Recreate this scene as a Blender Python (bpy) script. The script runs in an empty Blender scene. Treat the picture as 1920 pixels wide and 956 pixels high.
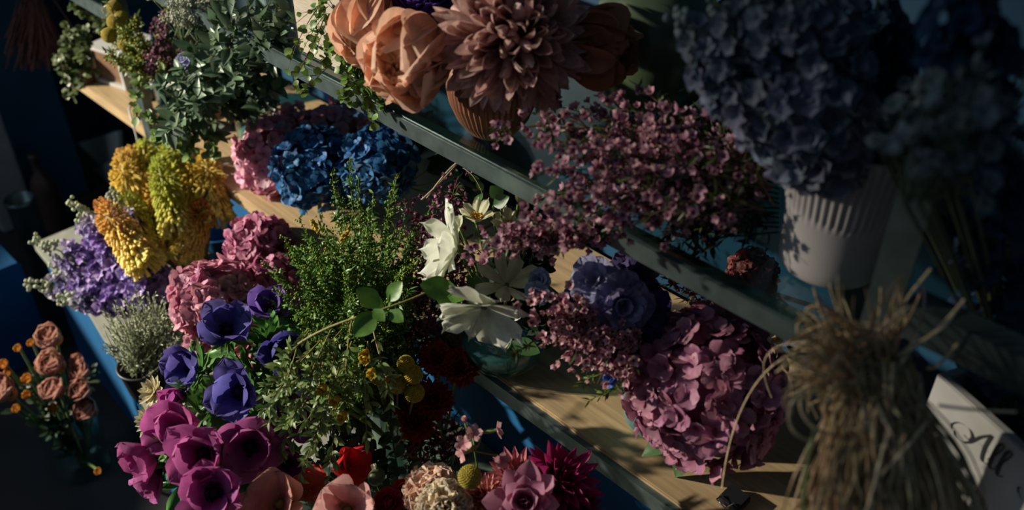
import bpy, math, random
import numpy as np
from mathutils import Vector, Matrix
rng = np.random.default_rng(7)
random.seed(7)
PI = math.pi
C = bpy.context.scene.collection
# ---------------------------------------------------------------- camera
F_PX, TH, H = 1742.0, math.radians(36.3), 1.67
CT, ST = math.cos(TH), math.sin(TH)
CAM = np.array([0, 0, H])
FH = np.array([-.70711, .70711, 0]); CR = np.array([.70711, .70711, 0]); UP = np.array([0, 0, 1.0])
CF = FH*CT - UP*ST          # viewing direction
CU = FH*ST + UP*CT          # picture up
def P(px, py, d):           # a point d metres deep in the room seen at a pixel
    return CAM + d*(CF + CR*((px-960)/F_PX) - CU*((py-478)/F_PX))
def ray(px, py): return CF + CR*((px-960)/F_PX) - CU*((py-478)/F_PX)
def PZ(px, py, z): r = ray(px, py); return CAM + r*((z-H)/r[2])
def PY(px, py, y): r = ray(px, py); return CAM + r*(y/r[1])
def PX(px, py, x): r = ray(px, py); return CAM + r*(x/r[0])
def nrm(v): v = np.asarray(v, float); return v/max(1e-9, np.linalg.norm(v))
def ax(r, u, t): return nrm(CR*r + CU*u - CF*t)   # direction given as right, up, towards the viewer
cam = bpy.data.cameras.new('camera'); camo = bpy.data.objects.new('camera', cam); C.objects.link(camo)
m = Matrix.Identity(4)
for i, v in enumerate((CR, CU, -CF)):
    for j in range(3): m[j][i] = v[j]
m.translation = Vector(CAM); camo.matrix_world = m
cam.sensor_width = 36; cam.lens = F_PX/1920*36; cam.clip_start = .02
cam.dof.use_dof = True; cam.dof.focus_distance = 1.36; cam.dof.aperture_fstop = 2.8
bpy.context.scene.camera = camo
# ---------------------------------------------------------------- mesh collector
class G:
    def __init__(s): s.V=[]; s.F=[]; s.Cc=[]; s.n=0
    def add(s, V, F, col=(1,1,1), col2=None, T=None):
        V = np.asarray(V, float); F = np.asarray(F, int)
        c = np.array(col, float)
        if c.ndim == 1:
            if col2 is not None: c = c[None]*(1-T[:,None]) + np.array(col2)[None]*T[:,None]
            else: c = np.repeat(c[None], len(V), 0)
        s.V.append(V); s.Cc.append(c); s.F.append(F+s.n); s.n += len(V); return s
    def inst(s, t, Ms, col, col2=None, jit=.0):
        V, F, T = t
        k, n = len(Ms), len(V)
        if k == 0: return s
        W = np.einsum('kij,nj->kni', Ms[:, :3, :3], V) + Ms[:, None, :3, 3]
        FF = (F[None] + (np.arange(k)*n)[:, None, None]).reshape(-1, F.shape[1])
        a = np.array(col, float); a = np.repeat(a[None], k, 0) if a.ndim == 1 else a
        b = a if col2 is None else np.array(col2, float)
        b = np.repeat(b[None], k, 0) if b.ndim == 1 else b
        cc = a[:, None]*(1-T[None,:,None]) + b[:, None]*T[None,:,None]
        if jit:
            cc = cc*(1+rng.uniform(-jit, jit, (k,1,1)))*(1+rng.uniform(-jit*.3, jit*.3, (k,1,3)))
        s.V.append(W.reshape(-1,3)); s.Cc.append(cc.reshape(-1,3)); s.F.append(FF+s.n); s.n += k*n
        return s
    def build(s, name, mat, parent=None, smooth=True, flat_angle=None):
        V = np.concatenate(s.V); Cc = np.clip(np.concatenate(s.Cc), 0, 1)
        if parent is not None: V = V - np.array(parent.location)
        me = bpy.data.meshes.new(name)
        L = np.concatenate([f.ravel() for f in s.F]); tot = np.concatenate([np.full(len(f), f.shape[1]) for f in s.F])
        me.vertices.add(len(V)); me.vertices.foreach_set('co', V.astype(np.float32).ravel())
        me.loops.add(len(L)); me.loops.foreach_set('vertex_index', L.astype(np.int32))
        me.polygons.add(len(tot)); st = np.concatenate([[0], np.cumsum(tot)[:-1]])
        me.polygons.foreach_set('loop_start', st.astype(np.int32)); me.polygons.foreach_set('loop_total', tot.astype(np.int32))
        me.polygons.foreach_set('use_smooth', np.full(len(tot), bool(smooth)))
        at = me.color_attributes.new('Col', 'FLOAT_COLOR', 'POINT')
        at.data.foreach_set('color', np.concatenate([Cc, np.ones((len(V),1))], 1).astype(np.float32).ravel())
        me.update(calc_edges=True); me.validate()
        me.materials.append(mat)
        o = bpy.data.objects.new(name, me); C.objects.link(o)
        if parent is not None: o.parent = parent
        return o
def thing(name, label, cat, loc, group=None):
    o = bpy.data.objects.new(name, None); C.objects.link(o); o.empty_display_size = .02
    o.location = Vector(loc); o['label'] = label; o['category'] = cat
    if group: o['group'] = group
    return o
def tag(o, label, cat, group=None, kind=None):
    o['label'] = label; o['category'] = cat
    if group: o['group'] = group
    if kind: o['kind'] = kind
    return o
def struct(o): o['kind'] = 'structure'; return o
# ---------------------------------------------------------------- templates: (V, F, T) with T 0 at base, 1 at tip
def grid(nu, nv):
    i = np.arange(nu)[:, None]; j = np.arange(nv)[None]
    a = i*(nv+1)+j
    return np.stack([a, a+nv+1, a+nv+2, a+1], -1).reshape(-1, 4)
def petal(L=1, W=.6, nu=5, nv=4, base=.25, c=.6, p=2, q=.5, cup=0, bend=0, ruf=0, rf=2, notch=0, bc=0):
    """grows along +X, faces +Z"""
    u = np.linspace(0, 1, nu+1)[:, None]; v = np.linspace(-1, 1, nv+1)[None]
    t = np.clip((u-c)/(1-c), 0, 1)
    w = np.where(u < c, base+(1-base)*np.sin(PI/2*np.clip(u/c, 0, 1)), np.maximum(.02, (1-t**p))**q)*W/2
    uu = u*(1 - notch*(1-np.abs(v))*(u**4)) + 0*v
    th = bend*uu + bc*uu**3
    dx = np.cos(th); dz = np.sin(th)
    x = np.concatenate([np.zeros((1, nv+1)), np.cumsum((dx[1:]+dx[:-1])/2*np.diff(uu, axis=0), 0)])*L
    z = np.concatenate([np.zeros((1, nv+1)), np.cumsum((dz[1:]+dz[:-1])/2*np.diff(uu, axis=0), 0)])*L
    y = w*v
    z2 = z + cup*w*v**2 + ruf*(u**1.5)*np.sin(rf*PI*v + 2*u)*L
    return np.stack([x, y+0*x, z2], -1).reshape(-1, 3), grid(nu, nv), np.repeat(np.linspace(0, 1, nu+1), nv+1)
def blob(nu=6, nv=4):
    V = [(0,0,-1)]; 
    for i in range(1, nv):
        a = PI*i/nv
        for j in range(nu): V.append((math.sin(a)*math.cos(2*PI*j/nu), math.sin(a)*math.sin(2*PI*j/nu), -math.cos(a)))
    V.append((0,0,1)); F = []
    for j in range(nu): F.append((0, 1+(j+1)%nu, 1+j))
    for i in range(nv-2):
        for j in range(nu):
            a = 1+i*nu+j; b = 1+i*nu+(j+1)%nu; F += [(a, b, b+nu), (a, b+nu, a+nu)]
    e = len(V)-1; o = 1+(nv-2)*nu
    for j in range(nu): F.append((e, o+j, o+(j+1)%nu))
    V = np.array(V, float); return V, np.array(F), (V[:,2]+1)/2
def tube(pts, r, n=6, cap=True):
    pts = np.asarray(pts, float); k = len(pts); r = np.broadcast_to(np.asarray(r, float), (k,))
    T = np.gradient(pts, axis=0); T /= np.maximum(1e-9, np.linalg.norm(T, axis=1))[:, None]
    a = np.array([0,0,1.]) if abs(T[0][2]) < .9 else np.array([1.,0,0])
    N = np.zeros_like(pts); nn = a
    for i in range(k):
        nn = nn - T[i]*np.dot(nn, T[i]); nn /= max(1e-9, np.linalg.norm(nn)); N[i] = nn
    B = np.cross(T, N); th = np.arange(n)*2*PI/n
    V = pts[:, None] + r[:, None, None]*(N[:, None]*np.cos(th)[None,:,None] + B[:, None]*np.sin(th)[None,:,None])
    i = np.arange(k-1)[:, None]; j = np.arange(n)[None]
    F = np.stack([i*n+j, i*n+(j+1)%n, (i+1)*n+(j+1)%n, (i+1)*n+j], -1).reshape(-1, 4)
    return V.reshape(-1, 3), F
def bez(a, b, c, d=None, n=8):
    t = np.linspace(0, 1, n+1)[:, None]; a, b, c = map(np.asarray, (a, b, c))
    if d is None: return a*(1-t)**2 + 2*b*t*(1-t) + c*t*t
    return a*(1-t)**3 + 3*b*t*(1-t)**2 + 3*c*t*t*(1-t) + np.asarray(d)*t**3
def lathe(prof, n=48, rib=0, nr=40, ribz=None):
    prof = np.array(prof, float); th = np.arange(n)*2*PI/n
    R = prof[:, 0][:, None]*np.ones((1, n))
    if rib:
        k = np.ones(len(prof)) if ribz is None else ((prof[:,1] > ribz[0]) & (prof[:,1] < ribz[1])).astype(float)
        R = R*(1 + rib*np.cos(nr*th)[None]*k[:, None])
    V = np.stack([R*np.cos(th), R*np.sin(th), prof[:, 1][:, None]*np.ones((1, n))], -1).reshape(-1, 3)
    i = np.arange(len(prof)-1)[:, None]; j = np.arange(n)[None]
    F = np.stack([i*n+j, i*n+(j+1)%n, (i+1)*n+(j+1)%n, (i+1)*n+j], -1).reshape(-1, 4)
    return V, F
def box(x0, x1, y0, y1, z0, z1, b=.0):
    if b <= 0:
        V = [(x,y,z) for x in (x0,x1) for y in (y0,y1) for z in (z0,z1)]
        return np.array(V, float), np.array([(0,1,3,2),(4,6,7,5),(0,4,5,1),(2,3,7,6),(0,2,6,4),(1,5,7,3)])
    import bmesh
    bm = bmesh.new(); bmesh.ops.create_cube(bm, size=1)
    for v in bm.verts: v.co = Vector(((x0+x1)/2+v.co.x*(x1-x0), (y0+y1)/2+v.co.y*(y1-y0), (z0+z1)/2+v.co.z*(z1-z0)))
    bmesh.ops.bevel(bm, geom=bm.edges[:], offset=b, segments=2, affect='EDGES')
    bmesh.ops.triangulate(bm, faces=bm.faces[:]); bm.verts.index_update()
    V = np.array([v.co[:] for v in bm.verts]); F = np.array([[v.index for v in f.verts] for f in bm.faces]); bm.free()
    return V, F
def rotz(V, a, o=(0,0,0)):
    V = np.asarray(V, float)-np.array(o); c, s = math.cos(a), math.sin(a)
    return np.stack([V[:,0]*c-V[:,1]*s, V[:,0]*s+V[:,1]*c, V[:,2]], 1)+np.array(o)
def frames(Pn, D, N, S=1.0, Sy=None):
    """matrices: X along D, Z towards N"""
    Pn = np.atleast_2d(Pn).astype(float); D = np.atleast_2d(D).astype(float); N = np.atleast_2d(N).astype(float)
    k = max(len(Pn), len(D), len(N)); Pn = np.broadcast_to(Pn, (k,3)); D = np.broadcast_to(D, (k,3)); N = np.broadcast_to(N, (k,3))
    X = D/np.maximum(1e-9, np.linalg.norm(D, axis=1))[:, None]
    Z = N - X*np.sum(N*X, 1)[:, None]; zl = np.linalg.norm(Z, axis=1)
    bad = zl < 1e-5
    if bad.any(): Z = Z.copy(); Z[bad] = np.cross(X[bad], [.3,.5,.8]); zl = np.linalg.norm(Z, axis=1)
    Z = Z/zl[:, None]; Y = np.cross(Z, X)
    S = np.broadcast_to(np.asarray(S, float), (k,)); Sy = S if Sy is None else np.broadcast_to(np.asarray(Sy, float), (k,))
    M = np.zeros((k,4,4)); M[:, :3, 0] = X*S[:, None]; M[:, :3, 1] = Y*Sy[:, None]; M[:, :3, 2] = Z*S[:, None]; M[:, :3, 3] = Pn; M[:,3,3] = 1
    return M
def basis(a):
    a = nrm(a); h = np.array([0,0,1.]) if abs(a[2]) < .9 else np.array([1.,0,0])
    e1 = nrm(np.cross(h, a)); return a, e1, np.cross(a, e1)
def radial(pos, axis, phi, op, S, off=0, lift=0, Sy=None):
    """petals round an axis: op = angle from the axis"""
    a, e1, e2 = basis(axis); phi = np.asarray(phi, float); op = np.broadcast_to(np.asarray(op, float), phi.shape)
    r = e1*np.cos(phi)[:, None] + e2*np.sin(phi)[:, None]
    D = a*np.cos(op)[:, None] + r*np.sin(op)[:, None]
    N = -r*np.cos(op)[:, None] + a*np.sin(op)[:, None]
    return frames(np.asarray(pos)+r*off+a*np.asarray(lift).reshape(-1,1), D, N, S, Sy)
def fib(n):
    i = np.arange(n)+.5; z = 1-2*i/n; r = np.sqrt(1-z*z); t = PI*(1+5**.5)*i
    return np.stack([r*np.cos(t), r*np.sin(t), z], 1)
def rdir(n): v = rng.normal(size=(n,3)); return v/np.linalg.norm(v, axis=1)[:, None]
def multi(name, t, Ms, col, mat, parent, col2=None, jit=0.0):
    for k in range(len(Ms)): G().inst(t, Ms[k:k+1], col, col2, jit).build(name, mat, parent)
ORD = ['leftmost','second from the left','third from the left','fourth from the left','fifth from the left','sixth from the left','seventh from the left','eighth from the left','ninth from the left','tenth from the left','eleventh from the left','twelfth from the left','thirteenth from the left','fourteenth from the left']
# ---------------------------------------------------------------- materials
def mat(name):
    m = bpy.data.materials.new(name); m.use_nodes = True; nt = m.node_tree; nt.nodes.clear()
    return m, nt, nt.nodes.new('ShaderNodeOutputMaterial')
def N(nt, t, **k):
    n = nt.nodes.new(t)
    for a, b in k.items():
        if a in n.inputs: n.inputs[a].default_value = b
        else: setattr(n, a, b)
    return n
def plant_mat(name, rough=.55, trans=.3, spec=.3, scale=140, var=.18, bump=.25, tint=1.15):
    m, nt, out = mat(name); L = nt.links.new
    at = N(nt, 'ShaderNodeVertexColor', layer_name='Col'); tc = N(nt, 'ShaderNodeTexCoord')
    no = N(nt, 'ShaderNodeTexNoise', Scale=scale, Detail=3.0); L(tc.outputs['Object'], no.inputs['Vector'])
    mr = N(nt, 'ShaderNodeMapRange'); mr.inputs[1].default_value = .3; mr.inputs[2].default_value = .7; mr.inputs[3].default_value = 1-var; mr.inputs[4].default_value = 1+var
    L(no.outputs['Fac'], mr.inputs[0])
    mx = N(nt, 'ShaderNodeVectorMath', operation='SCALE'); L(at.outputs['Color'], mx.inputs[0]); L(mr.outputs[0], mx.inputs['Scale'])
    bp = N(nt, 'ShaderNodeBump', Strength=bump, Distance=.002); L(no.outputs['Fac'], bp.inputs['Height'])
    pb = N(nt, 'ShaderNodeBsdfPrincipled', Roughness=rough); pb.inputs['Specular IOR Level'].default_value = spec
    L(mx.outputs[0], pb.inputs['Base Color']); L(bp.outputs[0], pb.inputs['Normal'])
    tr = N(nt, 'ShaderNodeBsdfTranslucent'); ms = N(nt, 'ShaderNodeVectorMath', operation='SCALE'); ms.inputs['Scale'].default_value = tint
    L(mx.outputs[0], ms.inputs[0]); L(ms.outputs[0], tr.inputs['Color'])
    mix = N(nt, 'ShaderNodeMixShader'); mix.inputs[0].default_value = trans
    L(pb.outputs[0], mix.inputs[1]); L(tr.outputs[0], mix.inputs[2]); L(mix.outputs[0], out.inputs['Surface'])
    return m
def solid(name, col, rough=.5, metal=0, spec=.5, nscale=20, var=.12, bump=.1, stretch=None, col2=None, dist=.002):
    m, nt, out = mat(name); L = nt.links.new
    tc = N(nt, 'ShaderNodeTexCoord'); mp = N(nt, 'ShaderNodeMapping')
    if stretch: mp.inputs['Scale'].default_value = stretch
    no = N(nt, 'ShaderNodeTexNoise', Scale=nscale, Detail=5.0); L(tc.outputs['Object'], mp.inputs['Vector']); L(mp.outputs[0], no.inputs['Vector'])
    cr = N(nt, 'ShaderNodeValToRGB'); c = np.array(col); c2 = np.array(col2) if col2 is not None else c*(1+var)
    cr.color_ramp.elements[0].position = .3; cr.color_ramp.elements[1].position = .7
    cr.color_ramp.elements[0].color = (*(c*(1-var)), 1); cr.color_ramp.elements[1].color = (*c2, 1)
    L(no.outputs['Fac'], cr.inputs[0])
    bp = N(nt, 'ShaderNodeBump', Strength=bump, Distance=dist); L(no.outputs['Fac'], bp.inputs['Height'])
    pb = N(nt, 'ShaderNodeBsdfPrincipled', Roughness=rough, Metallic=metal); pb.inputs['Specular IOR Level'].default_value = spec
    L(cr.outputs[0], pb.inputs['Base Color']); L(bp.outputs[0], pb.inputs['Normal']); L(pb.outputs[0], out.inputs['Surface'])
    return m
def clear_glass(name, tintc=(.85,.93,.9), rough=.02, fac=1.0):
    m, nt, out = mat(name); L = nt.links.new
    tr = N(nt, 'ShaderNodeBsdfTransparent', Color=(*tintc, 1)); gl = N(nt, 'ShaderNodeBsdfGlossy', Roughness=rough, Color=(.9,.97,.97,1))
    fr = N(nt, 'ShaderNodeLayerWeight', Blend=.5); pw = N(nt, 'ShaderNodeMath', operation='POWER'); pw.inputs[1].default_value = 3.5; mu = N(nt, 'ShaderNodeMath', operation='MULTIPLY_ADD'); mu.inputs[1].default_value = .75*fac; mu.inputs[2].default_value = .035
    no = N(nt, 'ShaderNodeTexNoise', Scale=8.0); bp = N(nt, 'ShaderNodeBump', Strength=.05); L(no.outputs['Fac'], bp.inputs['Height']); L(bp.outputs[0], gl.inputs['Normal'])
    L(fr.outputs['Facing'], pw.inputs[0]); L(pw.outputs[0], mu.inputs[0]); mix = N(nt, 'ShaderNodeMixShader'); L(mu.outputs[0], mix.inputs[0])
    L(tr.outputs[0], mix.inputs[1]); L(gl.outputs[0], mix.inputs[2]); L(mix.outputs[0], out.inputs['Surface'])
    return m
M = {}
M['petal'] = plant_mat('petal_surface')
M['crepe'] = plant_mat('crepe_petal_surface', rough=.7, trans=.4, scale=60, var=.15, bump=.5)
M['leaf'] = plant_mat('leaf_surface', rough=.42, trans=.25, spec=.45, scale=90, var=.22)
M['stem'] = plant_mat('stem_surface', rough=.55, trans=.0, scale=200, var=.25)
M['straw'] = plant_mat('straw_surface', rough=.6, trans=.1, scale=120, var=.35)
M['wood'] = solid('pale_pine_board', (.39,.275,.15), .5, nscale=9, var=.22, bump=.15, stretch=(1,14,14))
M['darkwood'] = solid('brown_wood', (.16,.085,.045), .6, nscale=9, var=.3, bump=.2, stretch=(1,12,12))
M['steel'] = solid('galvanised_steel', (.13,.175,.175), .38, metal=.7, nscale=35, var=.25, bump=.08)
M['blue'] = solid('blue_painted_wall', (.006,.045,.095), .55, nscale=3, var=.2, bump=.08)
M['bluebright'] = solid('blue_painted_panel', (.009,.08,.20), .75, spec=.2, nscale=4, var=.2, bump=.06)
M['floor'] = solid('dark_concrete_floor', (.035,.028,.026), .7, nscale=5, var=.35, bump=.2)
M['counter'] = solid('grey_stone_counter', (.25,.255,.215), .5, nscale=30, var=.15)
M['cream'] = solid('cream_plaster', (.40,.345,.27), .8, nscale=60, var=.1, bump=.5, stretch=(1,1,6))
M['white'] = solid('white_painted_wood', (.42,.41,.40), .6, nscale=20, var=.12, bump=.1)
M['whitepot'] = solid('matt_white_ceramic', (.40,.365,.365), .5, nscale=12, var=.06, bump=.05)
M['copper'] = solid('brown_copper_ceramic', (.30,.13,.075), .42, metal=.25, nscale=14, var=.25, bump=.05)
M['black'] = solid('black_plastic', (.012,.013,.016), .45, nscale=20)
M['teal'] = solid('teal_glazed_ceramic', (.075,.20,.19), .28, nscale=10, var=.2, bump=.03)
M['greenglass'] = solid('dark_green_glazed_vase', (.075,.11,.065), .25, nscale=7, var=.3, bump=.03)
M['darkpot'] = solid('dark_brown_ceramic', (.09,.05,.04), .4, nscale=12, var=.25)
M['greypot'] = solid('grey_green_ceramic', (.12,.14,.12), .45, nscale=12, var=.2)
M['terracotta'] = solid('beige_ceramic', (.42,.33,.22), .6, nscale=12, var=.12)
M['ink'] = solid('dark_ink', (.02,.02,.025), .6)
M['glass'] = clear_glass('clear_glass', (.84,.92,.90), .03, .9)
M['shelfglass'] = clear_glass('pale_green_shelf_glass', (.60,.74,.72), .12, 1.3)
M['glassedge'] = solid('green_glass_edge', (.05,.17,.15), .12, nscale=30, var=.3, spec=.8)
M['water'] = clear_glass('water_in_vase', (.50,.72,.74), .05, 1.0)
wm = M['water']; nt_ = wm.node_tree; o_ = nt_.nodes['Material Output']; src_ = o_.inputs['Surface'].links[0].from_socket
df_ = N(nt_, 'ShaderNodeBsdfDiffuse', Color=(.16,.36,.36,1)); mm_ = N(nt_, 'ShaderNodeMixShader'); mm_.inputs[0].default_value = .35
nt_.links.new(src_, mm_.inputs[1]); nt_.links.new(df_.outputs[0], mm_.inputs[2]); nt_.links.new(mm_.outputs[0], o_.inputs['Surface'])
M['doorpaint'] = solid('blue_green_door_paint', (.016,.11,.20), .5, nscale=3, var=.2, bump=.05)
M['board'] = solid('pale_grey_board', (.62,.63,.58), .7, nscale=12, var=.1)
M['skyglass'] = clear_glass('pale_blue_glass', (.35,.62,.75), .05, 1.6)
M['twine'] = solid('beige_twine', (.34,.27,.18), .8, nscale=80, var=.3, bump=.4)
M['chrome'] = solid('bright_wire', (.7,.72,.74), .15, metal=1.0)
# ---------------------------------------------------------------- flower builders
T_ROUND = petal(1, 1.0, 5, 4, .3, .62, 2.2, .5, cup=.25, bend=-.35, ruf=.03, rf=1.5)
T_HYD = petal(1, 1.12, 6, 5, .22, .58, 2.4, .5, cup=.20, bend=.05, bc=-.35, ruf=.05, rf=1.4)
T_HYD2 = petal(1, 1.05, 6, 5, .22, .6, 2.4, .55, cup=-.15, bend=.35, bc=-.5, ruf=.06, rf=1.1)
T_TINY = petal(1, .95, 2, 2, .35, .6, 2, .5, cup=.2, bend=.5)
T_LEAF = petal(1, .5, 6, 4, .06, .42, 1.4, .9, cup=.25, bend=-.4)
T_NARROW = petal(1, .2, 4, 2, .1, .45, 1.3, .9, cup=.3, bend=-.4)
T_OVAL = petal(1, .62, 5, 4, .1, .5, 2, .6, cup=.2, bend=-.3)
T_ROUNDLEAF = petal(1, .95, 4, 4, .2, .5, 2, .5, cup=.12, bend=-.3)
T_BALL = blob(6, 4); T_BALL2 = blob(10, 7); T_DOT = blob(4, 3)
GR1, GR2 = (.07,.13,.035), (.14,.22,.06)
def var(col, n, s=.12, hue=.06):
    c = np.array(col)[None]*(1+rng.uniform(-s, s, (n,1)))
    return np.clip(c*(1+rng.uniform(-hue, hue, (n,3))), 0, 1)
def stem_part(th, a, b, r=.0022, col=(.10,.16,.05), sag=.02, name='stem', side=None, n=8, g=None):
    a = np.asarray(a); b = np.asarray(b); mid = (a+b)/2 + (np.array([0,0,-sag]) if side is None else np.asarray(side))
    V, F = tube(bez(a, mid, b, n=n), np.linspace(r, r*1.25, n+1), 6)
    if g is not None: g.add(V, F, col); return
    return G().add(V, F, col).build(name, M['stem'], th)
def hydrangea(px, py, d, R, colA, colB, label, base=None, ps=.014, n=110, squash=(1,1,1), split=False, group=None, stem=True, leaves=0, out=None):
    p = P(px, py, d); b = p-np.array([0,0,R*1.2]) if base is None else np.asarray(base)
    th = thing('hydrangea', label, 'flower', b, group)
    D = fib(n); D = D[D[:,2] > -.75]
    if True:
        D = D + rng.normal(0, .1, D.shape); D /= np.linalg.norm(D, axis=1)[:, None]
    k = len(D); sq = np.array(squash)
    pos = p + D*sq*R*rng.uniform(.84, 1.0, (k,1))
    lump = 1+.06*np.sin(D[:,0]*5+px)*np.cos(D[:,1]*6+py); pos = p+(pos-p)*lump[:,None]
    Nn = D + rng.normal(0, .32, D.shape); Nn /= np.linalg.norm(Nn, axis=1)[:, None]
    cols = var(colA, k, .22, .07); g = G()
    order = np.argsort(-(D@(-CF)))
    for rank, i in enumerate(order):
        ph = rng.uniform(0, 2*PI)+np.arange(4)*PI/2+rng.normal(0, .12, 4)
        Ms = radial(pos[i], Nn[i], ph, rng.uniform(.85, 1.5, 4), ps*rng.uniform(.85, 1.2, 4), off=ps*.04)
        gg = G() if split and rank < 98 else g
        gg.inst(T_HYD if rng.random() < .55 else T_HYD2, Ms, cols[i]*.92, np.minimum(1, cols[i]*np.array(colB)/np.maximum(.01, np.array(colA))), .10)
        gg.inst(T_DOT, frames(pos[i]+Nn[i]*ps*.1, Nn[i], (0,0,1), ps*.13), cols[i]*.8)
        if gg is not g: gg.build('floret', M['petal'], th)
    if not split: g.build('flower_head', M['petal'], th)
    elif g.V: g.build('floret_mass', M['petal'], th)['kind'] = 'stuff'
    V, F, T = T_BALL2
    G().add(V*R*sq*(.82 if split else .74)+p, F, np.array(colA)*.55).build('shade_core', M['petal'], th)  # ball in a darkened petal colour, stands in for shade between the florets
    if stem: stem_part(th, p-np.array([0,0,R*.6]), b, .0035, sag=0)
    for i in range(leaves):
        a = rng.uniform(0, 2*PI); Dd = np.array([math.cos(a), math.sin(a), -.35]) if out is None else out[i]
        G().inst(T_LEAF, frames(p-np.array([0,0,R*.7]), Dd, (0,0,1), .09, .11), (.035,.08,.03), (.06,.13,.045)).build('leaf', M['leaf'], th)
    return th
def anemone(px, py, d, axis, R, col, col2, label, base, open_=1.0, n=8, name='anemone', dark=(.008,.004,.014), group='anemones', collar=True):
    p = P(px, py, d); th = thing(name, label, 'flower', base, group); a = ax(*axis)
    t1 = petal(1, .92, 8, 6, .3, .6, 2.2, .5, cup=.40, bend=.45, bc=.25, ruf=.06, rf=1.8)
    t2 = petal(1, .85, 8, 6, .3, .62, 2.2, .5, cup=.30, bend=.25, bc=-.6, ruf=.08, rf=2.4)
    for lay, (k, op, s) in enumerate(((n//2, open_*.78, .9), (n-n//2, open_, 1.0))):
        ph = np.arange(k)*2*PI/k + lay*PI/k + rng.uniform(-.12, .12, k)+px
        for i in range(k):
            Mi = radial(p, a, [ph[i]], [op*1.12+rng.uniform(-.2, .2)], R*1.15*s*rng.uniform(.9, 1.08), off=R*.05)
            c = var(col, 1, .12, .08)[0]; c2 = var(col2, 1, .12, .08)[0]
            G().inst(t1 if rng.random() < .6 else t2, Mi, c, c2).build('petal', M['crepe'], th)
    g = G(); g.inst(T_BALL2, frames(p+a*R*.12, a, (0,0,1), R*.17), dark)
    k = 46; ph = np.arange(k)*2.4; rr = R*(.2+.14*rng.random(k)); _, e1, e2 = basis(a)
    q = p+a*R*.2+e1*(rr*np.cos(ph))[:,None]+e2*(rr*np.sin(ph))[:,None]
    g.inst(T_DOT, frames(q, a, (0,0,1), R*.035), np.array(dark)*1.6)
    for i in range(0, k, 2):
        V, F = tube([p, q[i]], R*.009, 3); g.add(V, F, dark)
    g.build('centre', M['stem'], th)
    if collar:
        tl = petal(1, .22, 4, 2, .3, .5, 1.3, .9, cup=.2, bend=.4, ruf=.06)
        k = 16; c = p-a*R*.35
        G().inst(tl, radial(c, a, np.arange(k)*2*PI/k, rng.uniform(.9, 1.5, k), R*rng.uniform(.7, 1.1, k)), var((.07,.16,.04), k), var((.12,.26,.06), k)).build('leaf_collar', M['leaf'], th)
    stem_part(th, p, base, .0028, col=(.12,.18,.06), sag=-.02)
    return th
def cosmos(px, py, d, axis, R, label, base, n=9, op=1.35, col=(.68,.70,.56), col2=(.78,.80,.70), yellow=True, opj=.12, wid=.62, name='cosmos'):
    p = P(px, py, d); th = thing(name, label, 'flower', base, 'white cosmos blooms'); a = ax(*axis)
    for i in range(n):
        t = petal(1, wid*rng.uniform(.85, 1.15), 8, 6, .18, .72, 3.5, .6, cup=rng.uniform(.1, .3)*rng.choice([-1,1]), bend=rng.uniform(-.5, .35), bc=rng.uniform(-.4, .3), ruf=.04, rf=rng.uniform(1.4, 2.6), notch=-.12)
        Mi = radial(p, a, [i*2*PI/n+rng.uniform(-.12, .12)+px], [op+rng.uniform(-opj, opj)], R*rng.uniform(.9, 1.08), off=R*.05, lift=(i%2)*.002)
        G().inst(t, Mi, np.array(col)*.95, col2, .04).build('petal', M['crepe'], th)
    if yellow:
        g = G(); k = 60; ph = np.arange(k)*2.4; rr = R*.30*np.sqrt((np.arange(k)+.5)/k); _, e1, e2 = basis(a)
        q = p+a*(R*rng.uniform(.25, .4, (k,1)))+e1*(rr*np.cos(ph))[:,None]+e2*(rr*np.sin(ph))[:,None]
        for i in range(k):
            V, F = tube([p, q[i]], R*.012, 3); g.add(V, F, (.62,.42,.08))
        g.inst(T_DOT, frames(q, a, (0,0,1), R*.035), var((.70,.40,.05), k)); g.build('stamens', M['stem'], th)
    G().inst(T_BALL2, frames(p-a*R*.03, a, (0,0,1), R*.11), (.12,.2,.06)).build('calyx', M['leaf'], th)
    stem_part(th, p, base, .0022, sag=-.01)
    return th
def layered(name, px, py, d, axis, R, label, base, layers, tmpl, colf, cat='flower', group=None, split_from=99, core=None, matk='petal', stem=True, pname='petal', off=.04, extra=None):
    """layers: (count, angle from axis, length factor, lift); colf(t) -> (colour at base, colour at tip)"""
    p = P(px, py, d); th = thing(name, label, cat, base, group); a = ax(*axis); g = G(); used = False
    nl = len(layers)
    for li, (k, op, s, lift) in enumerate(layers):
        t = tmpl(li/(max(1, nl-1))) ; ca, cb = colf(li/(max(1, nl-1)))
        ph = np.arange(k)*2*PI/k + li*1.3 + rng.uniform(-.5, .5, k)/k*2
        Ms = radial(p, a, ph, op+rng.uniform(-.09, .09, k), R*s*rng.uniform(.88, 1.1, k), off=R*off, lift=np.full(k, lift*R))
        if li >= split_from: multi(pname, t, Ms, ca, M[matk], th, cb, .07)
        else: g.inst(t, Ms, var(ca, k, .08, .04), var(cb, k, .08, .04)); used = True
    if core: g.inst(T_BALL2, frames(p, a, (0,0,1), R*core[0]), core[1]); used = True
    if used: g.build('inner_petals' if split_from < 99 else 'petals', M[matk], th)
    if stem: stem_part(th, p-a*R*.1, base, .003, sag=-.01)
    return th
def craspedia(px, py, d, R, label, base, group, col=(.42,.34,.045), stem_side=None):
    p = P(px, py, d); th = thing('billy_button', label, 'flower', base, group); g = G()
    g.inst(blob(20, 14), frames(p, (0,0,1), (1,0,0), R*.93), np.array(col)*.8)
    D = fib(330); g.inst(T_BALL, frames(p+D*R*.94, D, rdir(len(D)), R*.085), var(col, len(D), .18, .06))
    g.build('flower_head', M['petal'], th)
    stem_part(th, p-nrm(p-np.asarray(base))*R*.8, base, .0016, col=(.16,.17,.06), sag=0, side=stem_side)
    return th
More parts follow.
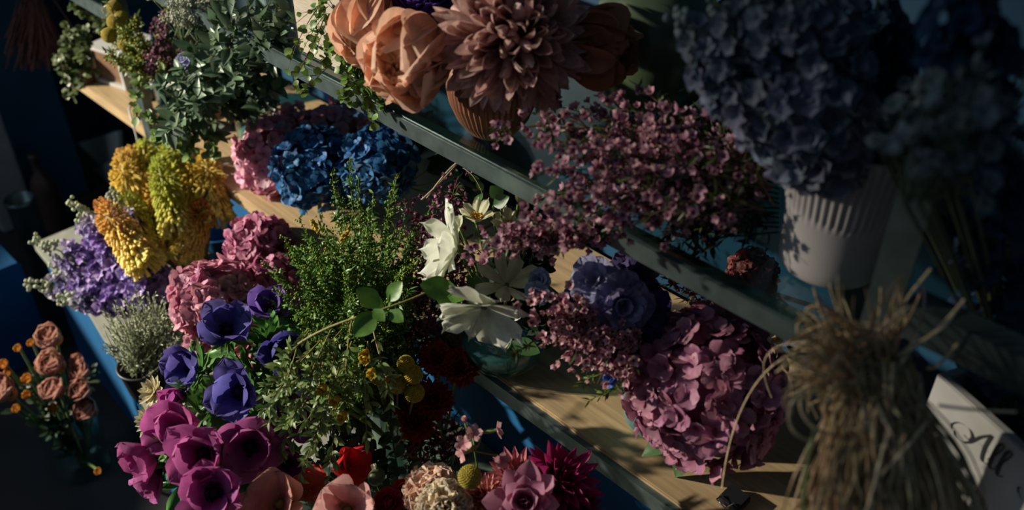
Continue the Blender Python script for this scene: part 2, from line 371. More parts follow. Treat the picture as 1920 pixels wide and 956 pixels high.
def torch_lily(top, bot, d, label, base, cA, cB, cC, w=.034, seed=0):
    a = P(*top, d); b = P(*bot, d-.02); L = np.linalg.norm(a-b); D = nrm(a-b); th = thing('torch_lily', label, 'flower', base, 'torch lilies')
    _, e1, e2 = basis(D); n = 520; t = (np.arange(n)+.5)/n; ph = np.arange(n)*2.399+rng.uniform(-.5,.5,n)
    t = t**.9
    rr = w*.45*np.sin(PI*np.clip(.18+.82*(1-t), 0, 1)*.62)*(1+.1*rng.random(n))
    r = e1*np.cos(ph)[:,None]+e2*np.sin(ph)[:,None]
    pos = b + D*(t*L)[:,None] + r*rr[:,None]*.8
    out = .52-.2*t
    droop = -D[None]*(1-.9*t[:,None]**2)*1.0 + r*out[:,None] + D[None]*(t[:,None]**3)*1.2
    Ls = (.027*(1-t)+.009)*rng.uniform(.8, 1.15, n)
    cols = np.where(t[:,None] < .45, np.array(cC)*(1-t[:,None]/.45)+np.array(cB)*(t[:,None]/.45), np.array(cB)*(1-(t[:,None]-.45)/.55)+np.array(cA)*((t[:,None]-.45)/.55))
    V, F = tube([(0,0,0),(.3,0,0),(.75,0,0),(1,0,0)], [.05,.07,.09,.13], 5); T = V[:,0]
    g = G().inst((V, F, T), frames(pos, droop, r, Ls), cols*rng.uniform(.85, 1.1, (n,1)), np.minimum(1, cols*1.25)*rng.uniform(.9, 1.1, (n,1)))
    st = pos+droop/np.linalg.norm(droop, axis=1)[:,None]*Ls[:,None]*1.05
    V, F = tube([b-D*.01, b+D*L*.5, a], [.006,.008,.003], 6); g.add(V, F, np.array(cB)*.7)
    g.build('flower_head', M['petal'], th)
    stem_part(th, b+D*.02, base, .0052, col=(.30,.20,.08), sag=-.015, n=10)
    return th
def spike(name, pts, R, label, base, colA, colB, group, n=60, ps=.014, budcol=(.40,.45,.33), bud=.25, tmpl=None, cat='flower', matk='petal', stemr=.003, white=None, npet=5):
    """a flowering spike along a path: large blooms low, buds at the tip"""
    pts = np.asarray(pts, float); th = thing(name, label, cat, base, group)
    path = bez(pts[0], pts[1], pts[2], n=24); Tn = np.gradient(path, axis=0); Tn /= np.linalg.norm(Tn, axis=1)[:,None]
    t = rng.random(n)**.9; idx = t*(24); i0 = np.clip(idx.astype(int), 0, 23); fr = (idx-i0)[:,None]
    c = path[i0]*(1-fr)+path[i0+1]*fr; T = Tn[i0]
    r = rdir(n); r = r-T*np.sum(r*T,1)[:,None]; r /= np.linalg.norm(r, axis=1)[:,None]
    RR = R*(1-.65*t)*rng.uniform(.5, 1.0, n); g = G(); gb = G(); t3 = tmpl or petal(1, .95, 4, 3, .3, .6, 2, .5, cup=.3, bend=.2, bc=-.6, ruf=.09, rf=1.8)
    for i in range(n):
        q = c[i]+r[i]*RR[i]; nn = nrm(r[i]+T[i]*.5+rng.normal(0, .25, 3))
        if t[i] > 1-bud:
            s = ps*.42*(1.35-t[i]*.7); gb.inst(T_BALL2 if s > .004 else T_BALL, frames(c[i]+r[i]*RR[i]*.75, nn, (0,0,1), s*.95, s*.8), var(budcol, 1, .15))
        else:
            k = npet; ca = var(colA, 1, .2, .1)[0]; cb = var(colB, 1, .2, .1)[0]
            if white is not None and t[i] > white: mixf = min(1, (t[i]-white)/.25); ca = ca*(1-mixf)+np.array(budcol)*mixf; cb = cb*(1-mixf)+np.array(budcol)*mixf*1.1
            g.inst(t3, radial(q, nn, np.arange(k)*2*PI/k+rng.uniform(0, 6), rng.uniform(.7, 1.5, k), ps*rng.uniform(.8, 1.2)*(1.1-.35*t[i])), ca, cb, .1)
    if g.V: g.build('blooms', M[matk], th)
    if gb.V: gb.build('buds', M['petal'], th)
    gs = G(); V, F = tube(path, np.linspace(stemr, stemr*.4, 25), 5); gs.add(V, F, (.10,.15,.05)); V, F = tube(bez(pts[0], (pts[0]+np.asarray(base))/2, base), stemr, 5); gs.add(V, F, (.10,.15,.05))
    gs.build('stem', M['stem'], th)
    return th
def branch(name, ctrl, label, cat, group, nleaf=40, lt=T_LEAF, ls=.02, lw=None, lcol=GR1, lcol2=GR2, r=.0018, scol=(.12,.11,.04), sides=0, sidelen=.05, spread=.9, jit=.35, dots=None, matk='leaf', base=None, lname='foliage', up=.3, extra=None):
    """a leafy branch along control points, optional side twigs; dots=(n, size, colour)"""
    ctrl = [np.asarray(c, float) for c in ctrl]
    path = bez(*ctrl, n=16); Tn = np.gradient(path, axis=0); Tn /= np.maximum(1e-9, np.linalg.norm(Tn, axis=1))[:,None]
    th = thing(name, label, cat, path[0] if base is None else base, group)
    gs = G(); V, F = tube(path, np.linspace(r, r*.35, 17), 5); gs.add(V, F, scol)
    lines = [(path, 1.0)]
    for s in range(sides):
        i = rng.integers(2, 15); D = nrm(Tn[i]*.8+rdir(1)[0]*spread); q = path[i]; l = sidelen*rng.uniform(.5, 1.1)*(1.15-i/17)
        sp = bez(q, q+D*l*.5, q+D*l+Tn[i]*l*.25, n=6); V, F = tube(sp, np.linspace(r*.5, r*.25, 7), 4); gs.add(V, F, scol); lines.append((sp, l))
    gs.build('stem', M['stem'], th)
    w = np.array([np.sum(np.linalg.norm(np.diff(l[0], axis=0), axis=1)) for l in lines]); w /= w.sum()
    def sample(n, lo=.08):
        pick = rng.choice(len(lines), n, p=w); q = []; T = []
        for i in pick:
            pth = lines[i][0]; t = rng.uniform(lo if i == 0 else .05, 1)*(len(pth)-1); a = min(int(t), len(pth)-2); q.append(pth[a]+(pth[a+1]-pth[a])*(t-a)); T.append(nrm(pth[a+1]-pth[a]))
        return np.array(q), np.array(T)
    if nleaf:
        q, T = sample(nleaf); r_ = rdir(nleaf); D = T*.55+r_*spread; Nn = np.array([0,0,up])+rdir(nleaf)*jit-CF*.3
        S = ls*rng.uniform(.6, 1.15, nleaf); Sy = S if lw is None else S*lw
        G().inst(lt, frames(q, D, Nn, S, Sy), var(lcol, nleaf, .25, .1), var(lcol2, nleaf, .25, .1)).build(lname, M[matk], th)
    if dots:
        g = G()
        for (n, size, col, sp) in dots:
            q, T = sample(n, .25); q = q+rng.normal(0, sp, q.shape); g.inst(T_DOT, frames(q, rdir(n), rdir(n), size*rng.uniform(.6, 1.2, n)), var(col, n, .25, .1))
        g.build('flowers', M['petal'], th)
    if extra: extra(th, sample)
    return th
def waxspray(ctrl, label, group, n=38, fs=.0062, colA=(.42,.17,.24), colB=(.62,.33,.38), sides=9, sidelen=.05, nleaf=26, base=None, spr=.008):
    def fl(th, sample):
        q, T = sample(n, .35); g = G(); gc = G()
        q = q+rng.normal(0, spr, q.shape)
        for i in range(n):
            a = nrm(rdir(1)[0]+T[i]*.6-CF*.5); s = fs*rng.uniform(.75, 1.2); c = var(colA, 1, .2, .08)[0]; c2 = var(colB, 1, .2, .08)[0]
            g.inst(T_TINY, radial(q[i], a, np.arange(5)*2*PI/5+i, np.full(5, 1.0+rng.uniform(-.25, .3)), s, off=s*.15), c, c2)
            g.inst(T_DOT, frames(q[i], a, (0,0,1), s*.3), (.16,.03,.06))
        g.build('flowers', M['petal'], th)
    return branch('waxflower_spray', ctrl, label, 'flower', group, nleaf=nleaf, lt=T_NARROW, ls=.018, lcol=(.05,.075,.025), lcol2=(.09,.13,.04), r=.0013, scol=(.10,.075,.035), sides=sides, sidelen=sidelen, extra=fl, base=base)
def vessel(name, label, cat, loc, prof, material, n=64, rib=0, nr=40, ribz=None, part=None, group=None, smooth=True):
    V, F = lathe(prof, n, rib, nr, ribz); V = V+np.asarray(loc)
    if part is None:
        o = G().add(V, F).build(name, material); tag(o, label, cat, group)
        c = np.array(loc); me = o.data
        co = np.empty(len(me.vertices)*3, np.float32); me.vertices.foreach_get('co', co); co = co.reshape(-1,3)-c.astype(np.float32); me.vertices.foreach_set('co', co.ravel()); me.update(); o.location = Vector(c)
        return o
    th = thing(name, label, cat, loc, group); G().add(V, F).build(part, material, th, smooth); return th
# ---------------------------------------------------------------- the place
ZA, ZB, ZC = 1.055, .67, .37
YF, YB = .72, 1.08
def B(name, mt, parent, *a, b=0, smooth=False, rz=None, o=None):
    V, F = box(*a, b=b)
    if rz is not None: V = rotz(V, rz, o)
    return G().add(V, F).build(name, M[mt], parent, smooth)
struct(B('floor', 'floor', None, -4.2, 1.6, -3.0, 1.35, -.05, 0))
struct(B('wall_back', 'blue', None, -3.3, 1.6, YB+.02, YB+.12, 0, 2.6))
struct(B('wall_left', 'blue', None, -3.32, -3.2, .0, YB+.02, 0, 2.6))
# blue door leaf and its pale frame at the far left
struct(B('door_1', 'doorpaint', None, -2.90, -2.86, .0, .86, .005, 2.3))
sh_ = nrm([-.78,-.80,0]); so_ = np.array([-1.6,.42,0])+sh_*2.0
V_, F_ = box(-1.3, 2.6, -.05, .05, 0, 1.245); ex_ = np.array([-sh_[1], sh_[0], 0]); struct(G().add(so_+V_[:, :1]*ex_+V_[:, 1:2]*sh_+V_[:, 2:]*UP, F_).build('unseen_sun_blocker', M['white'], None, False))  # low wall added out of view to keep sun off the lower left floor
t_ = PX(18, 365, -2.80); struct(B('trim_1', 'white', None, -2.86, -2.80, t_[1]-.055, t_[1]+.055, .005, 2.3, b=.006))
# counter
ce = [PZ(62, 456, ZC), PZ(105, 508, ZC), PZ(165, 582, ZC), PZ(250, 727, ZC), PZ(386, 956, ZC), PZ(470, 1090, ZC)]
dirc = nrm(ce[5]-ce[4]); ce.append(ce[5]+dirc*1.2)
ce = [c[:2] for c in ce]
def prism(outer, yb, z0, z1):
    n = len(outer); V = []; F = []
    for z in (z0, z1):
        for p in outer: V.append((p[0], p[1], z))
        for p in outer: V.append((p[0], yb, z))
    V = np.array(V, float); o = 2*n
    for i in range(n-1):
        F += [(i, i+1, o+i+1, o+i), (n+i, o+n+i, o+n+i+1, n+i+1), (o+i, o+i+1, o+n+i+1, o+n+i), (i, n+i, n+i+1, i+1)]
    F += [(0, o, o+n, n), (n-1, 2*n-1, o+2*n-1, o+n-1)]
    return V, np.array(F)
th = thing('counter', 'low grey topped counter with blue front running under the shelves', 'counter', (*ce[2], 0))
V, F = prism(ce, .798, ZC-.022, ZC); G().add(V, F).build('countertop', M['counter'], th, False)
inset = [np.array(c)+np.array((.004, .012)) for c in ce]
V, F = prism(inset, .79, .0, ZC-.022); G().add(V, F).build('front_panel', M['bluebright'], th, False)
struct(B('wall_panel_low', 'bluebright', None, -1.86, .9, .80, .815, 0, ZB-.03))
# shelving unit: two slim posts, rails, wooden board, glass shelf
th = thing('shelving_unit', 'galvanised metal shelving unit with a wooden shelf below and a glass shelf above', 'shelf', (-1.04, YF, 0))
def angle(name, p0, p1, w=.03, t=.003, axis='x', parent=th):
    x0, y0, z0 = p0; x1, y1, z1 = p1; g = G()
    if axis == 'x':
        for bx in ((x0, x1, y0, y0+t, z0-w, z0), (x0, x1, y0+t, y0+w, z0-t, z0)): g.add(*box(*bx))
    else:
        for bx in ((x0, x0+w, y0, y0+t, z0, z1), (x0, x0+t, y0+t, y0+w, z0, z1)): g.add(*box(*bx))
    return g.build(name, M['steel'], parent, False)
XL, XR = -1.875, -.245
angle('post', (XL, YF-.004, ZC+.001), (XL, YF, 1.75), axis='z', w=.032)
angle('post', (XR, YF-.004, ZC+.001), (XR, YF, 2.1), axis='z', w=.032)
angle('post', (XL, YB-.03, 0), (XL, YB, 1.75), axis='z', w=.03)
angle('rail', (XL+.03, YF, ZA-.009), (XR, YF, 0), w=.025)
angle('rail', (XL+.03, YB-.035, ZA-.009), (XR, YF, 0), w=.03)
angle('rail', (-1.10, YF-.006, ZB-.006), (.55, YF, 0), w=.028)
angle('rail', (-1.05, YF+.05, ZB-.085), (.55, YF, 0), w=.02)
B('wooden_board', 'wood', th, -2.30, -1.06, YF, YB, ZB-.028, ZB, b=.002)
B('wooden_board', 'wood', th, -1.058, .55, YF+.004, YB, ZB-.022, ZB, b=.002)
gl = B('glass_shelf', 'shelfglass', th, XL+.04, XR-.005, YF+.004, YB-.01, ZA-.008, ZA)
B('glass_edge', 'glassedge', gl, XL+.04, XR-.005, YF-.001, YF+.004, ZA-.008, ZA)
g = G()
for x in np.arange(XL+.1, XR, .11):
    g.add(*box(x, x+.004, YF-.0045, YF-.0005, ZA-.028, ZA-.018))
# neighbouring bays
th2 = thing('shelf_rail', 'short grey metal rail of the neighbouring bay, in the top left corner', 'rail', (-2.1, YF, ZB+.28))
g = G(); g.add(*box(-2.6, XL-.005, YF, YF+.003, 1.235-.30-.03, 1.235-.30)); g.add(*box(-2.6, XL-.005, YF+.003, YF+.03, .932, .935)); g.build('angle_bar', M['steel'], th2, False)
G().add(*box(-2.6, XL-.005, YF+.002, YF+.28, .936, .942)).build('glass_pane', M['shelfglass'], th2, False)
th3 = thing('shelf_rail', 'dark grey metal rail running right of the post behind the straw sheaf', 'rail', (.1, YF+.02, 1.13))
g = G(); g.add(*box(XR+.035, .6, YF, YF+.003, 1.095, 1.132)); g.add(*box(XR+.035, .6, YF+.003, YF+.03, 1.129, 1.132)); g.build('angle_bar', M['steel'], th3, False)
# far left: leaning grey board, cardboard, bottle, grey bin, blue crate
a = PY(150, 400, YB-.06); 
th = thing('picture_board', 'pale grey board leaning against the blue wall under the shelf end', 'board', (a[0], YB-.05, 0))
c0, c1, c2, c3 = PY(131, 272, .98), PY(222, 245, .98), PY(224, 340, .94), PY(165, 372, .94)
def slab(pts, thick, name, mt, parent):
    pts = [np.array(p) for p in pts]; n = nrm(np.cross(pts[1]-pts[0], pts[-1]-pts[0])); 
    if n[1] < 0: n = -n
    V = np.array(pts+[p+n*thick for p in pts]); k = len(pts)
    g = G().add(V, np.array([(i, (i+1)%k, k+(i+1)%k, k+i) for i in range(k)]))
    if k == 4: g.add(V[:4], np.array([(0,1,2,3)])); g.add(V[4:], np.array([(3,2,1,0)]))
    return g.build(name, M[mt], parent, False)
slab([c0, c1, PY(230, 420, .93), PY(176, 450, .93)], .012, 'board', 'board', th)
q = [PY(170, 318, .935), PY(212, 300, .935), PY(214, 345, .93), PY(178, 352, .93)]
slab(q, .004, 'card', 'white', th)
vessel('bottle', 'dark slim bottle standing left of the pale board', 'bottle', PZ(108, 425, .0)+np.array([0,0,0]), [(0,0),(.035,0),(.037,.01),(.037,.15),(.03,.18),(.013,.20),(.013,.25),(.015,.252),(.015,.262),(0,.262)], M['darkpot'], 24)
vessel('bin', 'grey metal cylinder bin at the far left edge beside the blue crate', 'bin', PZ(70, 560, 0)+np.array([-.06,.06,0]), [(0,0),(.035,0),(.037,.02),(.038,.27),(.041,.275),(.041,.285),(.036,.285),(.034,.03),(0,.03)], M['steel'], 32)
p0 = PZ(38, 492, .30)
o = B('crate', 'bluebright', None, p0[0]-.30, p0[0], p0[1]-.17, p0[1], 0, .30, b=.006); tag(o, 'bright blue crate cut off by the left edge of the picture', 'crate')
# drawers box on the wooden shelf at the far left
b0 = PZ(198, 165, ZB)
th = thing('wooden_box', 'open pale wooden drawer box standing left of the metal post', 'box', (b0[0], b0[1], ZB))
rz = .25; x0, y0 = b0[0]-.055, b0[1]; x1, y1, z1 = x0+.11, y0+.12, ZB+.085
for nm, a in (('side_panel', (x0, x0+.008, y0, y1, ZB+.001, z1)), ('side_panel', (x1-.008, x1, y0, y1, ZB+.001, z1)), ('top_panel', (x0, x1, y0, y1, z1, z1+.008)), ('bottom_panel', (x0+.008, x1-.008, y0, y1, ZB+.001, ZB+.009)), ('back_panel', (x0+.008, x1-.008, y1-.006, y1, ZB+.009, z1))):
    B(nm, 'white', th, *a, rz=rz, o=(x0, y0, 0))
B('drawer_front', 'darkwood', th, x0+.009, x1-.009, y0+.008, y0+.018, ZB+.01, z1-.002, rz=rz, o=(x0, y0, 0))
# cream planter on the glass shelf
a = PZ(562, 96, ZA); 
th = thing('planter_box', 'cream square planter with a trailing vine on the glass shelf', 'planter', (a[0]+.09, YF+.08, ZA+.001))
w = .21; x0 = a[0]; y0 = YF+.02; h = .15
for nm, bb in (('front_panel', (x0, x0+w, y0, y0+.012, ZA+.001, ZA+h)), ('back_panel', (x0, x0+w, y0+.15, y0+.162, ZA+.001, ZA+h)), ('side_panel', (x0, x0+.012, y0+.012, y0+.15, ZA+.001, ZA+h)), ('side_panel', (x0+w-.012, x0+w, y0+.012, y0+.15, ZA+.001, ZA+h))):
    B(nm, 'cream', th, *bb, b=.003)
B('soil', 'darkpot', th, x0+.012, x0+w-.012, y0+.012, y0+.15, ZA+.01, ZA+h-.02)
PLX, PLY, PLZ = x0+w*.6, y0+.03, ZA+h
# copper ribbed vase
cv = PZ(925, 245, ZA)
th = vessel('ribbed_vase', 'brown copper ribbed bowl vase holding the peach peonies', 'vase', (cv[0], cv[1], ZA+.001), [(0,0),(.030,0),(.034,.003),(.048,.022),(.058,.048),(.061,.068),(.057,.085),(.050,.098),(.048,.100),(.046,.098),(.053,.083),(.056,.066),(.050,.04),(0,.01)], M['copper'], 240, .022, 48, (.006,.092), part='body')
V, F = lathe([(.0475,.098),(.051,.099),(.051,.104),(.0475,.104),(.0475,.098)], 64); G().add(V+np.array([cv[0],cv[1],ZA+.001]), F).build('rim', M['copper'], th)
# white ribbed pot
wp = PZ(1552, 492, ZA)
WP = np.array([wp[0], wp[1], ZA+.001])
prof = [(0,0),(.045,0),(.049,.002),(.051,.008),(.0535,.06),(.0560,.085),(.0575,.1),(.064,.148),(.065,.152),(.0635,.154),(.0615,.152),(.055,.1),(.049,.02),(0,.012)]
pf = np.array(prof); zz = []
pf = pf*1.07
for i in range(len(pf)-1):
    k = 4
    for j in range(k): zz.append(pf[i]*(1-j/k)+pf[i+1]*j/k)
zz.append(pf[-1])
th = vessel('ribbed_pot', 'tall off-white pot with vertical ribs holding pale blue delphiniums', 'pot', WP, zz, M['whitepot'], 288, .024, 48, (.080,.160), part='body')
# dark green rounded vase behind
gv = PZ(1225, 120, ZA); gy = min(gv[1], YB-.10)
gvp = PY(1225, 120, gy)
vessel('round_vase', 'large dark green rounded vase at the back between dahlia and delphiniums', 'vase', (gvp[0], gy, ZA+.001), [(0,0),(.03,0),(.045,.004),(.07,.03),(.085,.07),(.088,.11),(.08,.15),(.06,.18),(.04,.195),(.034,.21),(.037,.225),(.03,.225),(.03,.21),(.0,.19)], M['greenglass'], 48)
# glass bowl on the wooden shelf
gb = PZ(955, 668, ZB); GB = np.array([gb[0], YF+.036, ZB+.001])
th = vessel('glass_bowl', 'low clear glass bowl of water holding the white cosmos at the shelf edge', 'vase', GB, [(0,.001),(.032,0),(.046,.003),(.060,.018),(.066,.040),(.065,.058),(.060,.074),(.058,.078),(.0565,.076),(.0625,.057),(.0635,.040),(.057,.02),(.043,.007),(0,.006)], M['glass'], 64, part='bowl')
V, F = lathe([(0,.0075),(.042,.0085),(.056,.02),(.0625,.038),(.0622,.052),(0,.052)], 48); G().add(V+GB, F).build('water', M['water'], th)
# teal vase under the big hydrangea
tv = PZ(1228, 800, ZB)
th = vessel('teal_vase', 'rounded teal ceramic vase half hidden under the large mauve hydrangea', 'vase', (tv[0], tv[1], ZB+.001), [(0,0),(.028,0),(.034,.003),(.047,.025),(.051,.05),(.047,.075),(.034,.092),(.027,.1),(.028,.108),(.024,.108),(.022,.098),(0,.085)], M['teal'], 48, part='body')
TV = np.array([tv[0], tv[1], ZB+.1])
# footed dark bowl on wooden shelf
fb = PZ(405, 245, ZB); FB = np.array([fb[0], fb[1], ZB+.001])
th = vessel('footed_bowl', 'dark footed bowl under the eucalyptus on the sunlit shelf', 'pot', FB, [(0,.035),(.03,.036),(.048,.05),(.057,.075),(.059,.10),(.057,.102),(.054,.10),(.045,.06),(0,.045)], M['darkpot'], 40, part='bowl')
for i in range(3):
    aa = i*2*PI/3-.7; q = FB+np.array([math.cos(aa)*.036, math.sin(aa)*.036, .0]); V, F = tube([q+np.array([math.cos(aa)*.008, math.sin(aa)*.008, .0]), q+np.array([0,0,.022]), q+np.array([0,0,.048])], [.005,.0065,.011], 10); G().add(V, F).build('foot', M['darkpot'], th)
# clear glass jar beside it
gj = PZ(485, 285, ZB)
th = vessel('glass_jar', 'clear glass jar of tiny white flowers left of the pink hydrangea', 'vase', (gj[0], gj[1], ZB+.001), [(0,.001),(.034,0),(.037,.003),(.038,.11),(.039,.115),(.0375,.115),(.036,.108),(.035,.006),(0,.005)], M['glass'], 40, part='jar')
V, F = lathe([(0,.006),(.0345,.0065),(.0345,.05),(0,.05)], 32); G().add(V+np.array([gj[0],gj[1],ZB+.001]), F).build('water', M['water'], th)
GJ = np.array([gj[0], gj[1], ZB+.1])
# pale blue bottle behind the post
pb = PZ(300, 195, ZB)
vessel('blue_bottle', 'pale blue glass bottle in the sun right of the metal post', 'bottle', (pb[0]+.02, pb[1]+.02, ZB+.001), [(0,.001),(.03,0),(.033,.004),(.034,.10),(.028,.125),(.014,.14),(.012,.175),(.015,.178),(.012,.18),(.009,.178),(.010,.14),(.026,.12),(.030,.1),(.030,.006),(0,.005)], M['skyglass'], 32)
# white cup and ribbon
uc = PZ(277, 185, ZB)
vessel('cup', 'small white cup lying in the sun beside the metal post', 'cup', (uc[0], uc[1], ZB+.001), [(0,0),(.014,0),(.017,.003),(.021,.028),(.020,.029),(.0185,.028),(.015,.005),(0,.004)], M['white'], 32)
r0 = PZ(262, 192, ZB+.01); r3 = PY(266, 262, YF-.012); r4 = PY(262, 290, YF-.03)
V, F = tube(bez(r0, r0+np.array([.03,-.06,.02]), r3+np.array([0,0,.07]), r4, n=20), .0022, 6)
tag(G().add(V, F, (.7,.68,.6)).build('ribbon', M['white']), 'thin white ribbon hanging over the shelf edge by the post', 'ribbon')
# black clip
q = PZ(1372, 946, ZB)
th = thing('clip', 'small black clip lying on the wooden shelf at the lower edge of the picture', 'clip', (q[0], q[1], ZB))
B('body', 'black', th, q[0]-.016, q[0]+.016, q[1]-.01, q[1]+.02, ZB+.001, ZB+.014, b=.002)
V, F = tube([q+np.array([-.012,-.008,.016]), q+np.array([-.012,-.022,.02]), q+np.array([.004,-.026,.02]), q+np.array([.006,-.008,.016])], .0012, 6); G().add(V, F).build('wire_handle', M['chrome'], th)
# white crate with script
kx = PZ(1757, 775, ZB); 
A0 = P(1757, 700, 1.05); A1 = P(1960, 905, .86)
A1 = PZ(1948, 872, A0[2]); ztop = A0[2]; zb = ztop-.10
ux = nrm(np.array([A1[0]-A0[0], A1[1]-A0[1], 0])); uy = np.array([-ux[1], ux[0], 0]); 
if uy[1] < 0: uy = -uy
Wc, Dc, Hc = .46, .20, ztop-ZB-.002
th = thing('white_crate', 'open white wooden crate with dark script lettering right of the straw sheaf', 'crate', (A0[0], A0[1], ZB))
def obx(name, mt, u0, u1, v0, v1, z0, z1, parent=th):
    V, F = box(u0, u1, v0, v1, z0, z1, b=.0015); V = A0*np.array([1,1,0])+V[:, :1]*ux+V[:, 1:2]*uy+V[:, 2:]*np.array([0,0,1.]); return G().add(V, F).build(name, M[mt], parent, False)
obx('front_panel', 'white', 0, Wc, 0, .012, ZB+.001, ztop)
obx('back_panel', 'white', 0, Wc, Dc-.012, Dc, ZB+.001, ztop)
obx('side_panel', 'white', 0, .012, .012, Dc-.012, ZB+.001, ztop)
obx('side_panel', 'white', Wc-.012, Wc, .012, Dc-.012, ZB+.001, ztop)
obx('bottom_panel', 'white', .012, Wc-.012, .012, Dc-.012, ZB+.001, ZB+.012)
obx('divider', 'white', .20, .208, .012, Dc-.012, ZB+.012, ztop-.02)
def script(strokes, u, z, s, name='lettering'):
    g = G()
    for st in strokes:
        st = np.array(st, float); k = len(st)
        if k > 2:   # smooth through the points
            tt = np.linspace(0, k-1, (k-1)*7+1); pts = []
            for t in tt:
                i = min(int(t), k-2); f = t-i; p0 = st[max(0,i-1)]; p1 = st[i]; p2 = st[i+1]; p3 = st[min(k-1,i+2)]
                pts.append(.5*((2*p1)+(-p0+p2)*f+(2*p0-5*p1+4*p2-p3)*f*f+(-p0+3*p1-3*p2+p3)*f**3))
            st = np.array(pts)
        T = np.gradient(st, axis=0); wv = .035+.05*np.clip(-T[:,1]/np.maximum(1e-6, np.linalg.norm(T, axis=1)), 0, 1)
        nn = np.array([1.0, .15])
        a = st-nn*wv[:,None]; b = st+nn*wv[:,None]
        q = np.stack([a, b], 1).reshape(-1, 2)*s+np.array([u, z])
        V = A0*np.array([1,1,0])+q[:, :1]*ux-uy*.0012+q[:, 1:2]*np.array([0,0,1.])
        V2 = V+uy*.001; n = len(st)
        i = np.arange(n-1); F = np.stack([2*i, 2*i+1, 2*i+3, 2*i+2], 1)
        g.add(V, F)
    return g.build(name, M['ink'], th, False)
Acap = [[(-.75,.15),(-.8,.4),(-.5,.75),(0,.85),(.25,.6),(.1,.35),(-.15,.4)], [(.95,1.45),(.55,.95),(.2,.3),(-.15,.0),(-.5,.0),(-.6,.2)], [(.95,1.45),(.88,.7),(.95,.1),(1.1,.0),(1.3,.15)], [(.3,.6),(.7,.65),(1.05,.6)]]
def ell(x): return [[(x,.3),(x+.25,.9),(x+.38,1.4),(x+.28,1.5),(x+.15,1.2),(x+.12,.3),(x+.22,.0),(x+.42,.2)]]
Scap = [[(3.9,1.2),(3.75,1.5),(3.35,1.4),(3.2,1.1),(3.45,.75),(3.6,.35),(3.3,.0),(2.9,.05),(2.75,.35),(3.0,.5)]]
ols = [[(4.4,.55),(4.15,.5),(4.1,.15),(4.3,.0),(4.5,.2),(4.42,.55),(4.7,.5)], [(5.2,.1),(4.95,.0),(4.85,.3),(5.05,.6),(5.2,.45)]]
lt = script(Acap+ell(1.2)+ell(1.6)+Scap+ols, .062, ztop-.052, .027)
# hook wire
w0 = P(1728, 535, .78); 
V, F = tube(bez(P(1728, 532, .80), P(1742, 570, .80), P(1728, 610, .82), P(1700, 655, .84), n=16), .0011, 6)
th = thing('hanging_hook', 'thin shiny wire hook sticking up beside the straw sheaf', 'hook', P(1700, 655, .84))
G().add(V, F).build('wire', M['chrome'], th)
V, F = tube(bez(P(1728, 532, .80), P(1722, 526, .80), P(1716, 534, .80), P(1718, 545, .80), n=10), .0011, 6); G().add(V, F).build('curl', M['chrome'], th)
# ---------------------------------------------------------------- bouquets
dn = np.array([0,0,-1.])
def cp(px, py, z=ZC+.01): return PZ(px, py, z)
# --- hydrangeas
PINK, PINK2 = (.42,.13,.22), (.66,.33,.41)
hydrangea(1325, 727, 1.20, .098, (.36,.12,.21), (.54,.25,.36), 'very large mauve pink hydrangea head low on the right above the teal vase', base=TV, ps=.0195, n=235, split=True, squash=(1,1,1.08), leaves=2, out=[nrm(-CR*.9-CU*.35), nrm(-CR*.3-CU*.7+FH*.2)])
hydrangea(592, 318, 1.74, .079, (.018,.085,.23), (.055,.19,.40), 'deep blue hydrangea head on the left of the blue pair', base=PZ(600, 400, ZB+.01), ps=.0150, n=170, group='blue hydrangeas')
hydrangea(706, 312, 1.70, .068, (.018,.085,.23), (.055,.19,.40), 'deep blue hydrangea head on the right, under the metal rail', base=PZ(715, 385, ZB+.01), ps=.0150, n=150, group='blue hydrangeas')
hydrangea(513, 300, 1.86, .070, (.60,.24,.36), (.82,.48,.58), 'pink hydrangea head left of the blue hydrangeas on the sunlit shelf', base=PZ(520, 350, ZB+.01), ps=.0175, n=130, group='pink hydrangeas on the wooden shelf', squash=(1,1,1.25))
hydrangea(625, 262, 1.90, .075, (.60,.22,.34), (.80,.42,.52), 'pink hydrangea head half hidden behind the blue hydrangeas', base=PZ(630, 320, ZB+.01), ps=.0175, n=120, group='pink hydrangeas on the wooden shelf')
hydrangea(545, 245, 1.92, .055, (.60,.24,.36), (.82,.48,.58), 'small pink hydrangea head above the left blue hydrangea', base=PZ(550, 290, ZB+.01), ps=.0125, n=90, group='pink hydrangeas on the wooden shelf')
hb = cp(440, 640)
hydrangea(400, 562, 1.60, .064, PINK, PINK2, 'large rose pink hydrangea head right of the torch lily stems', base=hb, ps=.0190, n=130, group='pink hydrangeas on the counter')
hydrangea(487, 462, 1.72, .055, (.36,.10,.20), (.52,.20,.30), 'dusky pink hydrangea head below the corner of the wooden shelf', base=hb+[.02,.02,0], ps=.0175, n=100, group='pink hydrangeas on the counter')
hydrangea(515, 530, 1.68, .052, (.36,.10,.20), (.52,.20,.30), 'dusky pink hydrangea head tucked left of the goldenrod', base=hb+[.03,0,0], ps=.013, n=90, group='pink hydrangeas on the counter')
hydrangea(455, 612, 1.58, .046, PINK, PINK2, 'small pink hydrangea head behind the upper blue anemone', base=hb+[.01,-.02,0], ps=.0175, n=80, group='pink hydrangeas on the counter')
hydrangea(380, 650, 1.60, .030, PINK, PINK2, 'little pink hydrangea cluster between heather and blue anemones', base=hb+[-.02,-.02,0], ps=.012, n=46, group='pink hydrangeas on the counter')
hydrangea(470, 672, 1.56, .034, (.42,.10,.16), (.60,.24,.28), 'small deep pink hydrangea cluster among the blue anemones', base=hb+[.02,-.03,0], ps=.011, n=60, group='pink hydrangeas on the counter')
